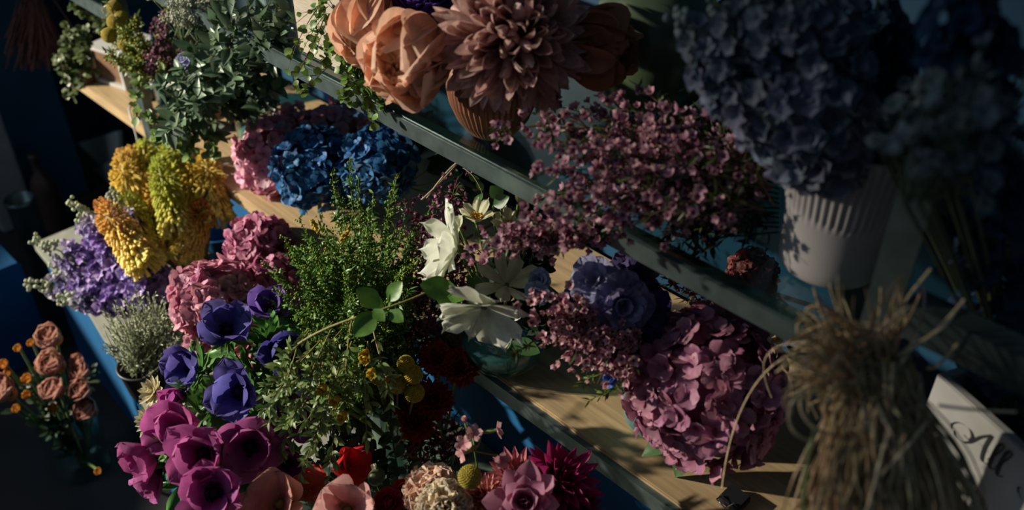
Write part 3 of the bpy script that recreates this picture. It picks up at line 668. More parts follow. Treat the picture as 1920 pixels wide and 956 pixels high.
hydrangea(1410, 512, 1.33, .034, (.42,.06,.07), (.55,.16,.14), 'small red pink hydrangea head seen through the glass left of the white pot', base=PZ(1425, 545, ZB+.01), ps=.010, n=80)
hydrangea(1432, 600, 1.33, .036, (.50,.36,.20), (.66,.52,.34), 'cream hydrangea head behind the large mauve hydrangea', base=PZ(1440, 640, ZB+.01), ps=.010, n=80)
vessel('metal_tub', 'low teal tub holding the pink hydrangeas behind the anemones', 'vase', (hb[0]+.01, hb[1], ZC+.001), [(0,0),(.05,0),(.053,.004),(.062,.09),(.063,.092),(.06,.092),(.05,.01),(0,.008)], M['teal'], 40)
tp = cp(428, 500); vessel('teal_pot', 'small bright teal pot between torch lilies and pink hydrangeas', 'pot', (tp[0], tp[1], ZC+.001), [(0,0),(.035,0),(.038,.004),(.05,.11),(.052,.115),(.049,.115),(.036,.01),(0,.008)], M['bluebright'], 40)
# --- torch lilies
tb = cp(372, 560); tb = tb+np.array([0,0,.02])
YE, YG, OR = (.68,.56,.14), (.40,.46,.09), (.64,.44,.13)
TLY = (.72,.64,.21)
tl = [((228,285),(252,425),1.90,OR,YE,TLY,'tall, on the upper left'),
 ((188,380),(262,482),1.76,(.62,.33,.12),(.68,.50,.14),TLY,'orange tipped, leaning furthest left'),
 ((236,368),(276,470),1.84,YG,YE,TLY,'green tipped, in front low on the left'),
 ((268,268),(288,340),1.95,YG,YE,YE,'short green, at the top'),
 ((296,298),(330,425),1.85,YG,(.42,.42,.07),TLY,'large green, front centre'),
 ((322,258),(334,350),1.93,YG,(.40,.40,.06),YE,'green, at the top centre behind'),
 ((356,300),(352,400),1.92,OR,YE,YE,'golden, behind the front centre one'),
 ((384,290),(404,395),1.90,(.50,.36,.07),YE,TLY,'golden, tall on the right'),
 ((384,380),(350,465),1.86,(.55,.20,.06),YE,TLY,'orange topped, low on the right leaning inward'),
 ((282,330),(310,455),1.90,OR,(.62,.44,.12),YE,'orange, half hidden behind the green one'),
 ((300,262),(305,330),1.98,OR,YE,YE,'small orange, right at the back'),
 ((246,280),(268,400),1.93,OR,YE,YE,'gold, behind the upper left one')]
for i, (a, b, d, ca, cb, cc, l) in enumerate(tl): torch_lily(a, b, d, 'torch lily flower head, '+l, tb+np.array([.004*(i%4), .003*(i%3), 0]), ca, cb, cc, w=.052 if i not in (3, 10) else .042)
vessel('tin_vase', 'grey green vase holding the torch lily stems', 'vase', (tb[0]+.005, tb[1], ZC+.001), [(0,0),(.038,0),(.04,.004),(.043,.12),(.045,.125),(.041,.125),(.037,.01),(0,.008)], M['greypot'], 40)
# --- purple stock
sb = cp(300, 600)
LI, LI2 = (.26,.17,.46), (.50,.38,.68); CRm = (.47,.50,.38)
st = [((130,372),(205,470),'white tipped, reaching up left'), ((62,448),(180,500),'pale tipped, reaching furthest left above the counter'), ((48,532),(170,545),'lowest, lying out over the counter edge'), ((205,352),(250,460),'pale budded, behind the torch lilies'), ((110,560),(200,560),'short, lowest front'), ((165,410),(230,500),'dense lilac, in the middle'), ((255,430),(290,500),'purple, under the torch lilies'), ((315,500),(300,545),'dark purple, right of the heap'), ((95,500),(190,520),'lilac, between the two left ones')]
for i, (a, mid, l) in enumerate(st):
    d = 1.82+.03*(i%3) if i not in (6, 7) else 2.02
    base = sb+np.array([.01*(i%3), .008*(i%2), .02])
    spike('purple_stock', [P(300 if i not in (6,7) else 285, 556, d+.04), P(*mid, d-.01), P(*a, d)], 0.048, 'purple stock stem, '+l, base, (LI if i % 2 else (.19,.115,.42)), LI2, 'purple stock stems', n=170, ps=.0150, budcol=CRm, bud=.20, white=.66)
vessel('stock_vase', 'dark pot under the purple stock', 'pot', (sb[0]+.01, sb[1], ZC+.001), [(0,0),(.035,0),(.038,.004),(.048,.09),(.049,.092),(.046,.092),(.036,.01),(0,.008)], M['black'], 32)
# --- heather
hp = cp(278, 722); HP = np.array([hp[0], hp[1], ZC])
th = thing('heather', 'grey green spiky heather in a black pot at the counter edge', 'plant', HP)
V, F = lathe([(0,.001),(.034,.001),(.037,.005),(.044,.062),(.047,.063),(.047,.068),(.043,.068),(.04,.05),(0,.045)], 36); G().add(V+HP, F).build('pot', M['black'], th)
g = G(); gl = G(); top = HP+np.array([0,0,.058])
for i in range(190):
    px = rng.uniform(190, 345); t0 = abs(px-270)/80
    tipp = P(px, 562+40*t0**2+rng.uniform(-18, 60), rng.uniform(1.60, 1.74)); r0 = top+np.array([*(rng.normal(0, .016, 2)), 0])
    path = bez(r0, (r0+tipp)/2+np.array([*(rng.normal(0,.012,2)), -.02]), tipp, n=6); V, F = tube(path, np.linspace(.0011, .0005, 7), 4); g.add(V, F, (.13,.14,.08))
    k = 26; t = rng.uniform(.12, 1, k)*5.99; a = t.astype(int); q = path[a]+(path[a+1]-path[a])*(t-a)[:,None]; D = (path[a+1]-path[a]); D /= np.linalg.norm(D,axis=1)[:,None]
    gl.inst(T_NARROW, frames(q, D+rdir(k)*.55, rdir(k), rng.uniform(.006,.0105,k), .012), var((.36,.41,.27), k, .2), var((.72,.77,.56), k, .2))
g.build('twigs', M['stem'], th); gl.build('foliage', M['leaf'], th)
# --- anemones
ab = cp(478, 900); AB = np.array([ab[0], ab[1], ZC+.03])
BL, BL2 = (.028,.024,.16), (.17,.14,.46); MG, MG2 = (.25,.014,.16), (.56,.15,.40)
an = [(425,622,1.40,(.25,.55,.8),.044,BL,BL2,'blue anemone, open, uppermost beside the pink hydrangea',.95), (364,690,1.38,(-.35,.25,.9),.046,BL,BL2,'blue anemone above the magenta bud',.8), (452,735,1.32,(-.1,.15,.98),.048,BL,BL2,'blue anemone, large, in the middle of the bunch',.8), (522,662,1.40,(.55,.15,.8),.044,BL,(.07,.06,.26),'blue anemone half hidden by the goldenrod',.9), (507,585,1.48,(.1,.6,.75),.040,(.06,.03,.2),(.18,.10,.40),'violet blue anemone above the bunch, next to the goldenrod',.9),
 (338,736,1.34,(-.2,-.3,.9),.030,(.38,.03,.24),(.52,.12,.40),'bright magenta anemone bud, still closed',.4), (298,846,1.25,(-.75,-.35,.6),.045,MG,MG2,'magenta anemone, furthest left, tilted down over the counter edge',.75), (338,815,1.27,(-.1,.45,.9),.048,MG,MG2,'magenta anemone with upright petals, upper left',.75), (385,848,1.23,(-.05,.1,1),.051,MG,MG2,'magenta anemone, facing the viewer, with dark centre',.85), (470,838,1.26,(.2,.1,.98),.050,MG,MG2,'magenta anemone right of the facing one, behind a green twig',.95), (404,925,1.20,(.0,.25,.95),.048,MG,MG2,'magenta anemone, lowest, cut by the bottom edge',1.0), (548,792,1.40,(.2,.3,.9),.042,(.16,.015,.15),(.28,.05,.25),'dark magenta anemone behind the trailing willow leaves',.9), (538,868,1.36,(.1,-.1,.95),.040,(.16,.015,.15),(.30,.06,.27),'dark magenta anemone low beside the coral poppy',.9), (300,882,1.26,(-.5,-.75,.6),.036,MG,MG2,'magenta anemone, drooping, lowest on the left',.7)]
for (x, y, d, a, R, c1, c2, l, op) in an: anemone(x, y, d, a, R, c1, c2, l, AB+np.array([*(rng.normal(0,.012,2)), 0]), op, group='blue anemones' if c1[2] > c1[0]+.05 else 'magenta anemones')
vessel('glass_vase', 'clear glass vase under the anemones at the counter edge', 'vase', (ab[0], ab[1], ZC+.001), [(0,.001),(.044,0),(.048,.004),(.052,.16),(.053,.165),(.051,.165),(.046,.007),(0,.006)], M['glass'], 40)
# ferny anemone leaves
T_FERN = petal(1, .34, 6, 4, .1, .6, 1.6, .8, cup=.3, bend=-.5, ruf=.12, rf=3)
for i, (x, y, d) in enumerate([(500,640,1.44),(480,700,1.40),(430,790,1.38),(400,770,1.36),(500,760,1.42),(510,620,1.5),(460,900,1.34),(520,720,1.46),(345,905,1.34),(440,660,1.46)]):
    p = P(x, y, d); th = thing('anemone_leaf', 'bright green frilly anemone leaf among the blue and magenta anemones', 'leaf', AB, 'green leaves of the anemones')
    k = 16; ph = rng.uniform(0, 2*PI, k); G().inst(T_FERN, radial(p, ax(*rng.normal(0,.4,2), .9), ph, rng.uniform(.5, 1.4, k), rng.uniform(.03,.055,k)), var((.04,.12,.03), k, .2), var((.10,.25,.05), k, .2)).build('leaf_blades', M['leaf'], th)
    stem_part(th, p, AB, .002, sag=-.01)
# small cream flowers at the counter edge
for x, y, d, l in [(290,735,1.36,'cream chrysanthemum left of the magenta bud'),(283,790,1.35,'cream chrysanthemum above the leftmost magenta anemone'),(322,768,1.40,'pale pink cream chrysanthemum between bud and magenta anemones'),(302,800,1.37,'small cream chrysanthemum touching the leftmost magenta anemone')]:
    layered('chrysanthemum', x, y, d, (-.4,.3,.8), .026 if l[0]=='c' else .018, l, AB+np.array([-.01,-.01,0]), [(9,.35,.55,.02),(12,.8,.85,.0),(13,1.25,1.0,-.02)], lambda t: petal(1,.34,4,3,.2,.6,2,.6,cup=.4,bend=.3), lambda t: ((.50,.44,.24),(.62,.56,.38)), group='cream chrysanthemums')

for i in range(26):
    x = rng.uniform(300, 560); y = rng.uniform(640, 900)
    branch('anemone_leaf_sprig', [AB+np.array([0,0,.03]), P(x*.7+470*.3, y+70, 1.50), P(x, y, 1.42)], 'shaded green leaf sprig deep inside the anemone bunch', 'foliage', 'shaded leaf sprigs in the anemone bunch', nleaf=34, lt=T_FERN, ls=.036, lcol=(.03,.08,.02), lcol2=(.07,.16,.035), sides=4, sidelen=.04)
# --- goldenrod bush
gbz = cp(735, 850); GBV = np.array([gbz[0], gbz[1], ZC+.03])
tips = [(622,322),(655,300),(672,335),(745,325),(738,350),(812,378),(560,408),(528,440),(540,470),(495,495),(520,545),(500,560),(560,500),(600,400),(640,380),(700,360),(690,400),(760,400),(560,590),(545,640),(575,560),(610,470),(650,440),(700,450),(740,430),(780,420),(600,540),(650,520),(700,520),(750,500),(790,480),(570,640),(610,610),(650,600),(690,590),(560,680),(600,660),(640,560),(730,560),(770,540),(770,590),(620,430),(680,470),(585,455),(625,500),(665,560),(595,585)]
tips += [(rng.uniform(560,790), rng.uniform(450,700)) for _ in range(26)]+[(rng.uniform(545,800), rng.uniform(400,690)) for _ in range(30)]
for i, (x, y) in enumerate(tips):
    front = i % 3; d = 1.33+.05*front+.0002*(720-y)+(.07 if i > 72 else 0)
    tip = P(x, y, d); cx, cy = 680+(x-680)*.35, max(y+110, 600)
    a = P(705+(x-680)*.12, 745, 1.48); mid = P(cx, cy-30, d+.02)
    nd = 170
    lab = 'feathery green goldenrod sprig in the middle bush'
    if i < 6: lab = ['goldenrod sprig pointing up highest against the left blue hydrangea','thin goldenrod sprig climbing in front of the blue hydrangeas','goldenrod sprig between the two tall ones','goldenrod sprig pointing up at the right blue hydrangea','yellow speckled goldenrod sprig right of the blue hydrangeas','goldenrod sprig reaching out right towards the white cosmos'][i]
    if 6 <= i <= 11: lab = ORD[i-6].capitalize()+' goldenrod sprig, of those fanning out to the left over the pink hydrangeas' if False else 'goldenrod sprig fanning out to the left over the pink hydrangeas'
    yel = rng.random() < .45 or y > 585
    branch('goldenrod_sprig', [a, mid, tip], lab, 'foliage', 'goldenrod sprigs in the middle bush', nleaf=300, lt=T_NARROW, ls=.0125, lw=1.6, lcol=(.06,.14,.025), lcol2=(.14,.27,.05), r=.0014, scol=(.09,.12,.03), sides=30, sidelen=.048, spread=.85, dots=[(nd*2, .0019, (.16,.26,.035), .0035), (150 if yel else 40, .0017, (.42,.40,.04), .0030)], base=GBV)
# yellow accents
for (x, y, x2, y2) in [(655,425,635,462),(585,415,600,440)]:
    a = P(x2, y2, 1.32); b = P(x, y, 1.32)
    branch('goldenrod_tip', [a, (a+b)/2+CR*.002, b], 'bright yellow goldenrod tip inside the green bush', 'flower', 'yellow goldenrod tips', nleaf=0, r=.001, sides=8, sidelen=.008, dots=[(90, .0022, (.55,.42,.03), .0012)])
# --- trailing narrow leaved branches
trail = [((640,640),(560,700),(500,770)), ((620,650),(560,740),(520,860)), ((600,640),(520,720),(435,860)), ((660,640),(620,740),(590,830)), ((640,680),(600,790),(560,900)), ((690,640),(680,740),(690,845)), ((650,700),(625,800),(615,905)), ((590,650),(545,690),(490,740)), ((620,620),(580,700),(545,800)), ((700,620),(720,700),(735,760)), ((600,700),(570,770),(530,800)), ((660,600),(640,700),(655,790)), ((580,620),(550,660),(520,690)), ((640,620),(600,660),(570,730)), ((680,660),(655,720),(640,760)),((610,660),(590,740),(600,820)),((560,640),(540,720),(500,800)),((630,660),(610,750),(540,840))]
for i, (a, b, c) in enumerate(trail):
    d = 1.22+.02*(i%4)
    branch('willow_leaf_twig', [P(*a, d+.06), P(*b, d), P(*c, d-.0)], 'trailing olive green twig with narrow leaves hanging below the goldenrod' if i not in (2,5) else ('long thin twig reaching left across a magenta anemone' if i == 2 else 'twig hanging straight down with narrow leaves beside the craspedia'), 'foliage', 'trailing narrow leaved twigs', nleaf=44, lt=T_NARROW, ls=.019, lw=1.7, lcol=(.11,.17,.045), lcol2=(.27,.36,.13), r=.0013, scol=(.20,.15,.05), sides=3, sidelen=.035, spread=.6, base=P(*a, d+.06))
# big bright leaves
bl = [((560,640),(640,580),(700,570)),]
a, b, c, e = P(560, 645, 1.24), P(640, 590, 1.2), P(720, 590, 1.18), P(815, 540, 1.20)
pth = bez(a, b, c, e, n=20); th = thing('leafy_branch', 'arching stem with broad bright green leaves crossing in front of the goldenrod', 'foliage', a)
V, F = tube(pth, np.linspace(.0022, .0014, 21), 6); G().add(V, F, (.22,.20,.06)).build('stem', M['stem'], th)
T_BL = petal(1, .58, 10, 6, .08, .48, 1.7, .75, cup=.22, bend=-.25)
for (x, y, x2, y2, d) in [(712,575,675,545,1.18),(728,565,748,532,1.18),(730,582,752,600,1.17),(705,585,668,625,1.18),(700,580,718,598,1.17),(850,545,795,535,1.17),(838,552,870,556,1.17),(840,525,838,578,1.18),(720,575,690,560,1.20)]:
    a = P(x, y, d); b = P(x2, y2, d-.01); L = np.linalg.norm(b-a)*1.12
    G().inst(T_BL, frames(a, b-a, -CF+UP*.6+rng.normal(0,.15,3), L, L*1.25), (.085,.20,.03), (.13,.28,.045)).build('leaf', M['leaf'], th)
# --- billy buttons in the middle
cb = cp(742, 850)+np.array([0,0,.02])
for i, (x, y, R, l) in enumerate([(713,703,.0165,'yellow ball flower, leftmost of the middle cluster'),(745,720,.0150,'yellow ball flower, lower centre of the middle cluster'),(775,702,.0150,'yellow ball flower, right edge of the middle cluster, upper'),(777,736,.0155,'yellow ball flower, right edge of the middle cluster, lower'),(761,682,.0135,'yellow ball flower, shaded, top of the middle cluster')]):
    craspedia(x, y, 1.30+.01*(i%2), R*.93, l, cb+np.array([.006*i, 0, 0]), 'billy buttons in the middle', col=(.52,.41,.06))
craspedia(881, 894, 1.14, .0150, 'single yellow ball flower beside the cream carnations', cp(905, 1010), 'billy buttons', col=(.55,.44,.07), stem_side=None)
for i, (x, y) in enumerate([(635,742),(612,720),(648,770),(692,662),(702,690),(690,655)]):
    layered('yellow_freesia', x, y, 1.25, (-.2,-.4,.8), .021, ['yellow freesia bloom behind the trailing twigs, largest','yellow freesia bloom, upper left behind the twigs','orange yellow freesia bloom, lowest behind the twigs','yellow freesia bloom above the ball flowers','small yellow freesia bloom touching the ball flowers','yellow freesia bloom topmost below the goldenrod'][i], cb, [(5,.5,1.0,0),(4,.25,.8,0)], lambda t: petal(1,.5,5,4,.3,.6,2,.6,cup=.5,bend=.35), lambda t: ((.50,.28,.02),(.62,.46,.05)), group='yellow freesias')
# dark grassy stems down to the vase
th = thing('glass_vase', 'glass vase with many dark stems below the yellow ball flowers', 'vase', (cb[0], cb[1], ZC))
V, F = lathe([(0,.001),(.04,0),(.043,.004),(.045,.14),(.046,.143),(.044,.143),(.041,.006),(0,.005)], 40); G().add(V+np.array([cb[0], cb[1], ZC+.001]), F).build('vessel', M['glass'], th)
# --- dark red mums & burgundy
T_MUM = petal(1, .26, 4, 2, .3, .6, 2, .6, cup=.5, bend=.5)
def mum(x, y, d, axis, R, label, base, ca, cb_, group=None, tm=None, matk='petal', lay=None):
    lay = lay or [(8,.15,.55,.12),(13,.45,.7,.1),(17,.75,.85,.06),(20,1.05,.95,.0),(22,1.35,1.0,-.06),(20,1.65,.95,-.12),(16,1.95,.85,-.2)]
    return layered('chrysanthemum', x, y, d, axis, R, label, base, lay, lambda t: tm or T_MUM, lambda t: (ca, cb_), group=group, matk=matk)
RD, RD2 = (.20,.015,.018), (.36,.045,.045)
rb = cp(830, 830)
for x, y, R, l in [(812,752,.036,'dark red chrysanthemum right of the yellow ball flowers'),(782,792,.034,'rusty dark red chrysanthemum below the yellow ball flowers'),(862,690,.033,'deep red chrysanthemum under the edge of the wooden shelf'),(818,672,.030,'deep red chrysanthemum above the right ball flowers'),(752,752,.026,'dark red chrysanthemum hidden among the stems')]:
    mum(x, y, 1.44, (.0,.35,.9), R, l, rb, RD, RD2, 'dark red chrysanthemums')
# pink berries / small dark blossoms behind
bz = [(770,825),(800,815),(820,845),(790,850),(850,830),(835,865),(760,850),(810,875),(780,880),(850,800)]
for i, (x, y) in enumerate(bz):
    waxspray([P(x+20, y+50, 1.62), P(x+5, y+20, 1.55), P(x, y-25, 1.50)], 'dark pink blossom sprig in shade below the red chrysanthemums', 'shaded pink blossom sprigs', n=22, fs=.0065, colA=(.25,.05,.09), colB=(.42,.14,.18), sides=6, sidelen=.04, nleaf=34, base=rb)
# pink statice behind the goldenrod and above red mums
pz = [((800,440),(850,520)),((820,480),(870,560)),((810,520),(860,600)),((790,500),(820,580)),((830,450),(880,500)),((760,380),(800,440)),((820,390),(800,470)),((790,440),(780,520)),((830,420),(830,520)),((770,470),(760,560)),((820,560),(780,620)),((800,600),(740,640)),((760,600),(700,640)),((840,470),(810,560)),((860,330),(830,400)),((800,640),(760,680)),((720,620),(660,640)),((850,600),(800,650))]
for i, (a, b) in enumerate(pz):
    waxspray([P(b[0]+40, b[1]+60, 1.52), P(*b, 1.48), P(*a, 1.45)], 'dusky plum statice sprig behind the goldenrod' if i < 10 or i in (13,14) else 'dusky plum statice sprig above the yellow ball flowers', 'plum statice sprigs', n=60, fs=.0058, colA=(.17,.06,.11), colB=(.32,.13,.20), sides=10, sidelen=.05, nleaf=30, base=P(b[0]+40, b[1]+60, 1.52), spr=.012)
# --- bottom row: poppies, carnations, dahlias
bb = cp(650, 1080)
T_POP = petal(1, 1.25, 10, 12, .3, .72, 3, .4, cup=.22, bend=.35, bc=-.25, ruf=.03, rf=5.5)
def poppy(x, y, d, axis, R, label, ca, cb_, base, n=5, op=1.0, group='poppies', centre=(.35,.30,.10)):
    p = P(x, y, d); th = thing('poppy', label, 'flower', base, group); a = ax(*axis)
    for i in range(n):
        G().inst(T_POP, radial(p, a, [i*2*PI/n+x], [op*(1 if i%2 else .75)+rng.uniform(-.1,.1)], R*rng.uniform(1.0,1.15)), ca, cb_, .06).build('petal', M['crepe'], th)
    g = G().inst(T_BALL2, frames(p+a*R*.12, a, (0,0,1), R*.14), centre); k = 50; _, e1, e2 = basis(a); ph = np.arange(k)*2.4; rr = R*(.18+.16*rng.random(k))
    q = p+a*R*.22+e1*(rr*np.cos(ph))[:,None]+e2*(rr*np.sin(ph))[:,None]; g.inst(T_DOT, frames(q, a, (0,0,1), R*.035), (.5,.36,.08)); g.build('centre', M['petal'], th)
    stem_part(th, p, base, .0025, sag=-.02); return th
CO, CO2 = (.52,.17,.13), (.76,.42,.35)
poppy(528, 946, 1.22, (-.1,.35,.9), .052, 'coral pink poppy, leftmost along the bottom edge', CO, CO2, bb, op=.95)
poppy(652, 958, 1.20, (.1,.35,.9), .046, 'pink poppy right of the coral one on the bottom edge', (.54,.20,.20), (.80,.48,.45), bb, op=.9)
poppy(645, 872, 1.36, (.55,.2,.8), .040, 'bright scarlet poppy seen from the side above the pink poppies', (.55,.02,.03), (.68,.05,.06), bb, op=.75)
poppy(600, 900, 1.34, (-.3,.3,.9), .026, 'small scarlet poppy petals left of the larger scarlet poppy', (.55,.02,.03), (.68,.05,.06), bb, op=.9)
poppy(570, 925, 1.30, (.4,.5,.7), .036, 'deeper coral poppy tucked behind the leftmost coral poppy', (.52,.10,.07), (.62,.18,.13), bb, op=.8)
for x, y, d, l in [(728,948,1.27,'deep red ranunculus between pink poppy and cream carnation'),(762,930,1.30,'small crimson ranunculus left of the cream carnation')]:
    layered('ranunculus', x, y, d, (0,.5,.85), .028, l, bb, [(5,.2,.6,.05),(6,.5,.8,.02),(8,.85,.95,0),(8,1.2,1.0,-.04)], lambda t: petal(1,.8,5,4,.3,.6,2,.5,cup=.5,bend=.8), lambda t: ((.34,.012,.03),(.48,.04,.06)), group='red ranunculus', core=(.3,(.2,.01,.02)))
p = P(706, 894, 1.30); th = thing('poppy_bud', 'closed green and white poppy bud on a thin stem', 'flower', bb)
G().inst(blob(14,10), frames(p, ax(.3,.9,.1), (0,0,1), .0135, .011), (.13,.17,.08), (.10,.14,.06)).build('bud', M['leaf'], th)
G().inst(petal(1,.8,5,4,.4,.6,2,.5,cup=.6,bend=.9), radial(p+ax(-.2,1,.1)*.008, ax(-.2,1,.2), [0,2,4], .5, .012), (.55,.50,.40)).build('petal_tip', M['petal'], th); stem_part(th, p-CU*.01, P(740, 960, 1.33), .0012)
T_CARN = petal(1, .95, 6, 8, .2, .8, 3, .6, cup=.15, bend=.25, bc=-.75, ruf=.10, rf=3.6)
cl = [(7,.12,.62,.1),(10,.38,.78,.08),(14,.65,.9,.05),(17,.92,.98,.0),(18,1.2,1.0,-.03),(16,1.5,.97,-.06)]
def carnation(x, y, d, axis, R, label, ca, cb_, base):
    p = P(x, y, d); th = thing('carnation', label, 'flower', base, 'cream carnations'); A = ax(*axis); D = fib(260); D = D[D@A > -.45]
    tt = [petal(1, w_, 6, 6, .25, .8, 3, .6, cup=.3, bend=b_, bc=-b_*1.8, ruf=.10, rf=r_) for w_, b_, r_ in ((.6,.3,2.2),(.75,-.3,3.0),(.65,.2,3.4))]; g = G()
    for i_, v_ in enumerate(D):
        v_ = nrm(v_+rng.normal(0,.12,3)); g.inst(tt[i_%3], frames(p+v_*R*.25, v_, A+rng.normal(0,.6,3), R*rng.uniform(.66,.82)*(1-.12*abs(v_@A))), var(ca,1,.06,.03), var(cb_,1,.06,.03))
    g.build('petals', M['crepe'], th); stem_part(th, p, base, .003); return th
carnation(810, 922, 1.24, (-.25,.5,.8), .040, 'pale peach carnation, upper of the two cream ones', (.62,.34,.26), (.84,.62,.48), bb+[.1,0,0])
carnation(832, 952, 1.17, (-.05,.35,.9), .036, 'cream carnation, lower front one cut by the bottom edge', (.70,.46,.30), (.88,.78,.60), bb+[.12,0,0])
if False: layered('carnation', 812, 918, 1.24, (-.25,.55,.75), .038, 'pale peach carnation, upper of the two cream ones', bb+[.1,0,0], cl, lambda t: T_CARN, lambda t: ((.66,.36,.26),(.84,.66,.50)), group='cream carnations', matk='crepe')
if False: layered('carnation', 828, 950, 1.18, (-.05,.35,.9), .036, 'cream carnation, lower front one cut by the bottom edge', bb+[.12,0,0], cl, lambda t: T_CARN, lambda t: ((.70,.48,.30),(.86,.78,.60)), group='cream carnations', matk='crepe')
T_DAH = petal(1, .27, 6, 4, .25, .55, 1.5, .8, cup=.75, bend=.35, bc=-.2)
dl = [(7,.12,.55,.12),(10,.35,.72,.1),(13,.62,.88,.06),(15,.9,1.0,.0),(16,1.2,1.05,-.05),(14,1.5,1.0,-.1)]
db = cp(1000, 1060)
layered('dahlia', 1042, 908, 1.20, (.35,.45,.75), .056, 'spiky deep magenta dahlia on the right of the bottom row', db, dl, lambda t: T_DAH, lambda t: ((.24,.008,.07),(.40,.03,.15)), group='dahlias', split_from=3)
layered('dahlia', 972, 902, 1.21, (-.4,.55,.7), .042, 'pink and apricot dahlia left of the magenta one', db, dl, lambda t: T_DAH, lambda t: ((.55,.24,.10),(.50,.14,.22)), group='dahlias', split_from=4)
layered('dahlia', 985, 942, 1.14, (-.05,.3,.95), .046, 'orchid pink broad petalled dahlia in front on the bottom edge', db, [(5,.2,.6,.08),(6,.5,.85,.05),(7,.85,1.0,.0),(8,1.2,1.1,-.04)], lambda t: petal(1,.62,8,5,.3,.55,1.8,.7,cup=.4,bend=.35,bc=-.2), lambda t: ((.45,.13,.24),(.58,.28,.40)), group='dahlias', split_from=2, matk='crepe')
layered('dahlia', 908, 935, 1.20, (-.3,.5,.8), .032, 'small apricot pink dahlia beside the yellow ball flower', db, dl, lambda t: T_DAH, lambda t: ((.58,.28,.12),(.60,.24,.26)), group='dahlias')
layered('dahlia', 1075, 952, 1.20, (.4,.3,.8), .038, 'dark wine dahlia, lowest right of the bottom row', db, dl, lambda t: T_DAH, lambda t: ((.14,.006,.03),(.24,.02,.07)), group='dahlias')
# little dianthus stems
for i, (x, y, a) in enumerate([(873,793,(-.3,.9,.2)),(931,806,(.95,.2,.25)),(868,850,(-.8,-.3,.5)),(940,862,(.4,-.1,.9)),(888,812,(.1,.3,.9)),(870,832,(-.2,.3,.9))]):
    q = P(x, y, 1.18); jx = P(890, 845, 1.19); base = P(905, 940, 1.22)
    th = thing('dianthus', ['tiny pink dianthus bud at the top of the little green stems','small pale dianthus bloom turned away to the right','small pink dianthus bloom hanging left of the little green stems','small dusky dianthus bloom facing out on the right','tiny mauve dianthus bloom high behind the green stems','tiny mauve dianthus bloom midway on the green stems'][i], 'flower', base, 'dianthus')
    A = ax(*a); G().inst(petal(1,.7,4,4,.2,.75,3,.5,cup=.1,bend=.2,ruf=.05,rf=3), radial(q, A, np.arange(5)*2*PI/5, 1.25 if i else .35, .013 if i != 0 else .010), (.48,.18,.22), (.78,.48,.48)).build('petals', M['petal'], th)
    V, F = tube([q, q-A*.012, q-A*.022], [.0022,.0032,.0015], 8); G().add(V, F, (.20,.26,.09)).build('calyx', M['leaf'], th)
    V, F = tube(bez(q-A*.02, jx+(q-jx)*.25, jx, n=8), .0010, 5); g = G().add(V, F, (.14,.22,.06))
    V, F = tube(bez(jx, (jx+base)/2, base, n=5), .0014, 5); g.add(V, F, (.14,.22,.06)); g.build('stem', M['stem'], th)
vessel('glass_vase', 'clear glass vase below the dahlias and carnations, under the picture edge', 'vase', (db[0]-.05, db[1]-.02, ZC+.001), [(0,.001),(.055,0),(.06,.004),(.064,.17),(.062,.17),(.057,.007),(0,.006)], M['glass'], 36) if False else None
# tall white bucket-less fillers
for i, (x, y) in enumerate([(720,900),(745,870),(680,900),(700,860),(770,900),(740,920),(850,880),(480,930),(590,880),(620,920),(690,830),(665,880),(640,800),(660,820),(630,830),(600,830),(680,800),(700,830),(620,790),(650,780),(720,820),(735,790)]):
    branch('leaf_sprig', [P(x+10, y+90, 1.45), P(x, y+30, 1.42), P(x-5, y-20, 1.40)], 'dim green leaf sprig between the bottom row flowers', 'foliage', 'green leaf sprigs in the bottom row', nleaf=16, lt=T_OVAL, ls=.022, lcol=(.05,.085,.04), lcol2=(.09,.14,.07), sides=3, sidelen=.03)
# --- white cosmos in the glass bowl
CB = GB+np.array([0,0,.04])
cosmos(858, 466, 1.22, (-.9,.08,.3), .056, 'tall white cosmos seen from the side, leftmost', CB, n=13, op=1.1, yellow=False)
cosmos(893, 415, 1.27, (.05,.75,.65), .030, 'cream cosmos with golden stamens, uppermost', CB, n=8, op=.75, col=(.64,.60,.38), col2=(.72,.70,.50), wid=.5)
cosmos(862, 425, 1.29, (-.5,.3,.8), .020, 'small half open cream cosmos left of the one with golden stamens', CB, n=6, op=.7, col=(.62,.60,.40), col2=(.70,.70,.52), yellow=False, wid=.6)
cosmos(952, 428, 1.28, (.0,.6,.8), .028, 'cream cosmos behind the waxflower right of the stamens one', CB, n=8, op=.9, col=(.62,.60,.38), col2=(.70,.68,.48), wid=.5)
cosmos(972, 380, 1.26, (.2,.8,.3), .016, 'closed cream cosmos bud under the metal rail', CB, n=5, op=.35, col=(.55,.56,.40), col2=(.66,.66,.50), yellow=False, wid=.8)
cosmos(908, 574, 1.17, (-.12,-.66,.42), .058, 'large white cosmos hanging over the rim of the glass bowl', CB, n=12, op=1.15, yellow=False, opj=.25, wid=.52)
cosmos(950, 535, 1.24, (.2,.5,.7), .045, 'shaded white cosmos with curled petals in the middle of the bowl', CB, n=8, op=1.1, col=(.50,.52,.42), col2=(.62,.64,.54), yellow=False, opj=.3, wid=.42)
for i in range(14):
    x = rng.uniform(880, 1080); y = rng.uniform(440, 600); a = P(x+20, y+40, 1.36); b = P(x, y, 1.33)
    branch('dark_leaf_sprig', [a, (a+b)/2, b], 'dark leaf sprig in shade between the cosmos and the waxflower', 'foliage', 'dark leaf sprigs behind the cosmos', nleaf=26, lt=T_OVAL, ls=.030, lcol=(.02,.04,.018), lcol2=(.035,.065,.03), sides=4, sidelen=.04)
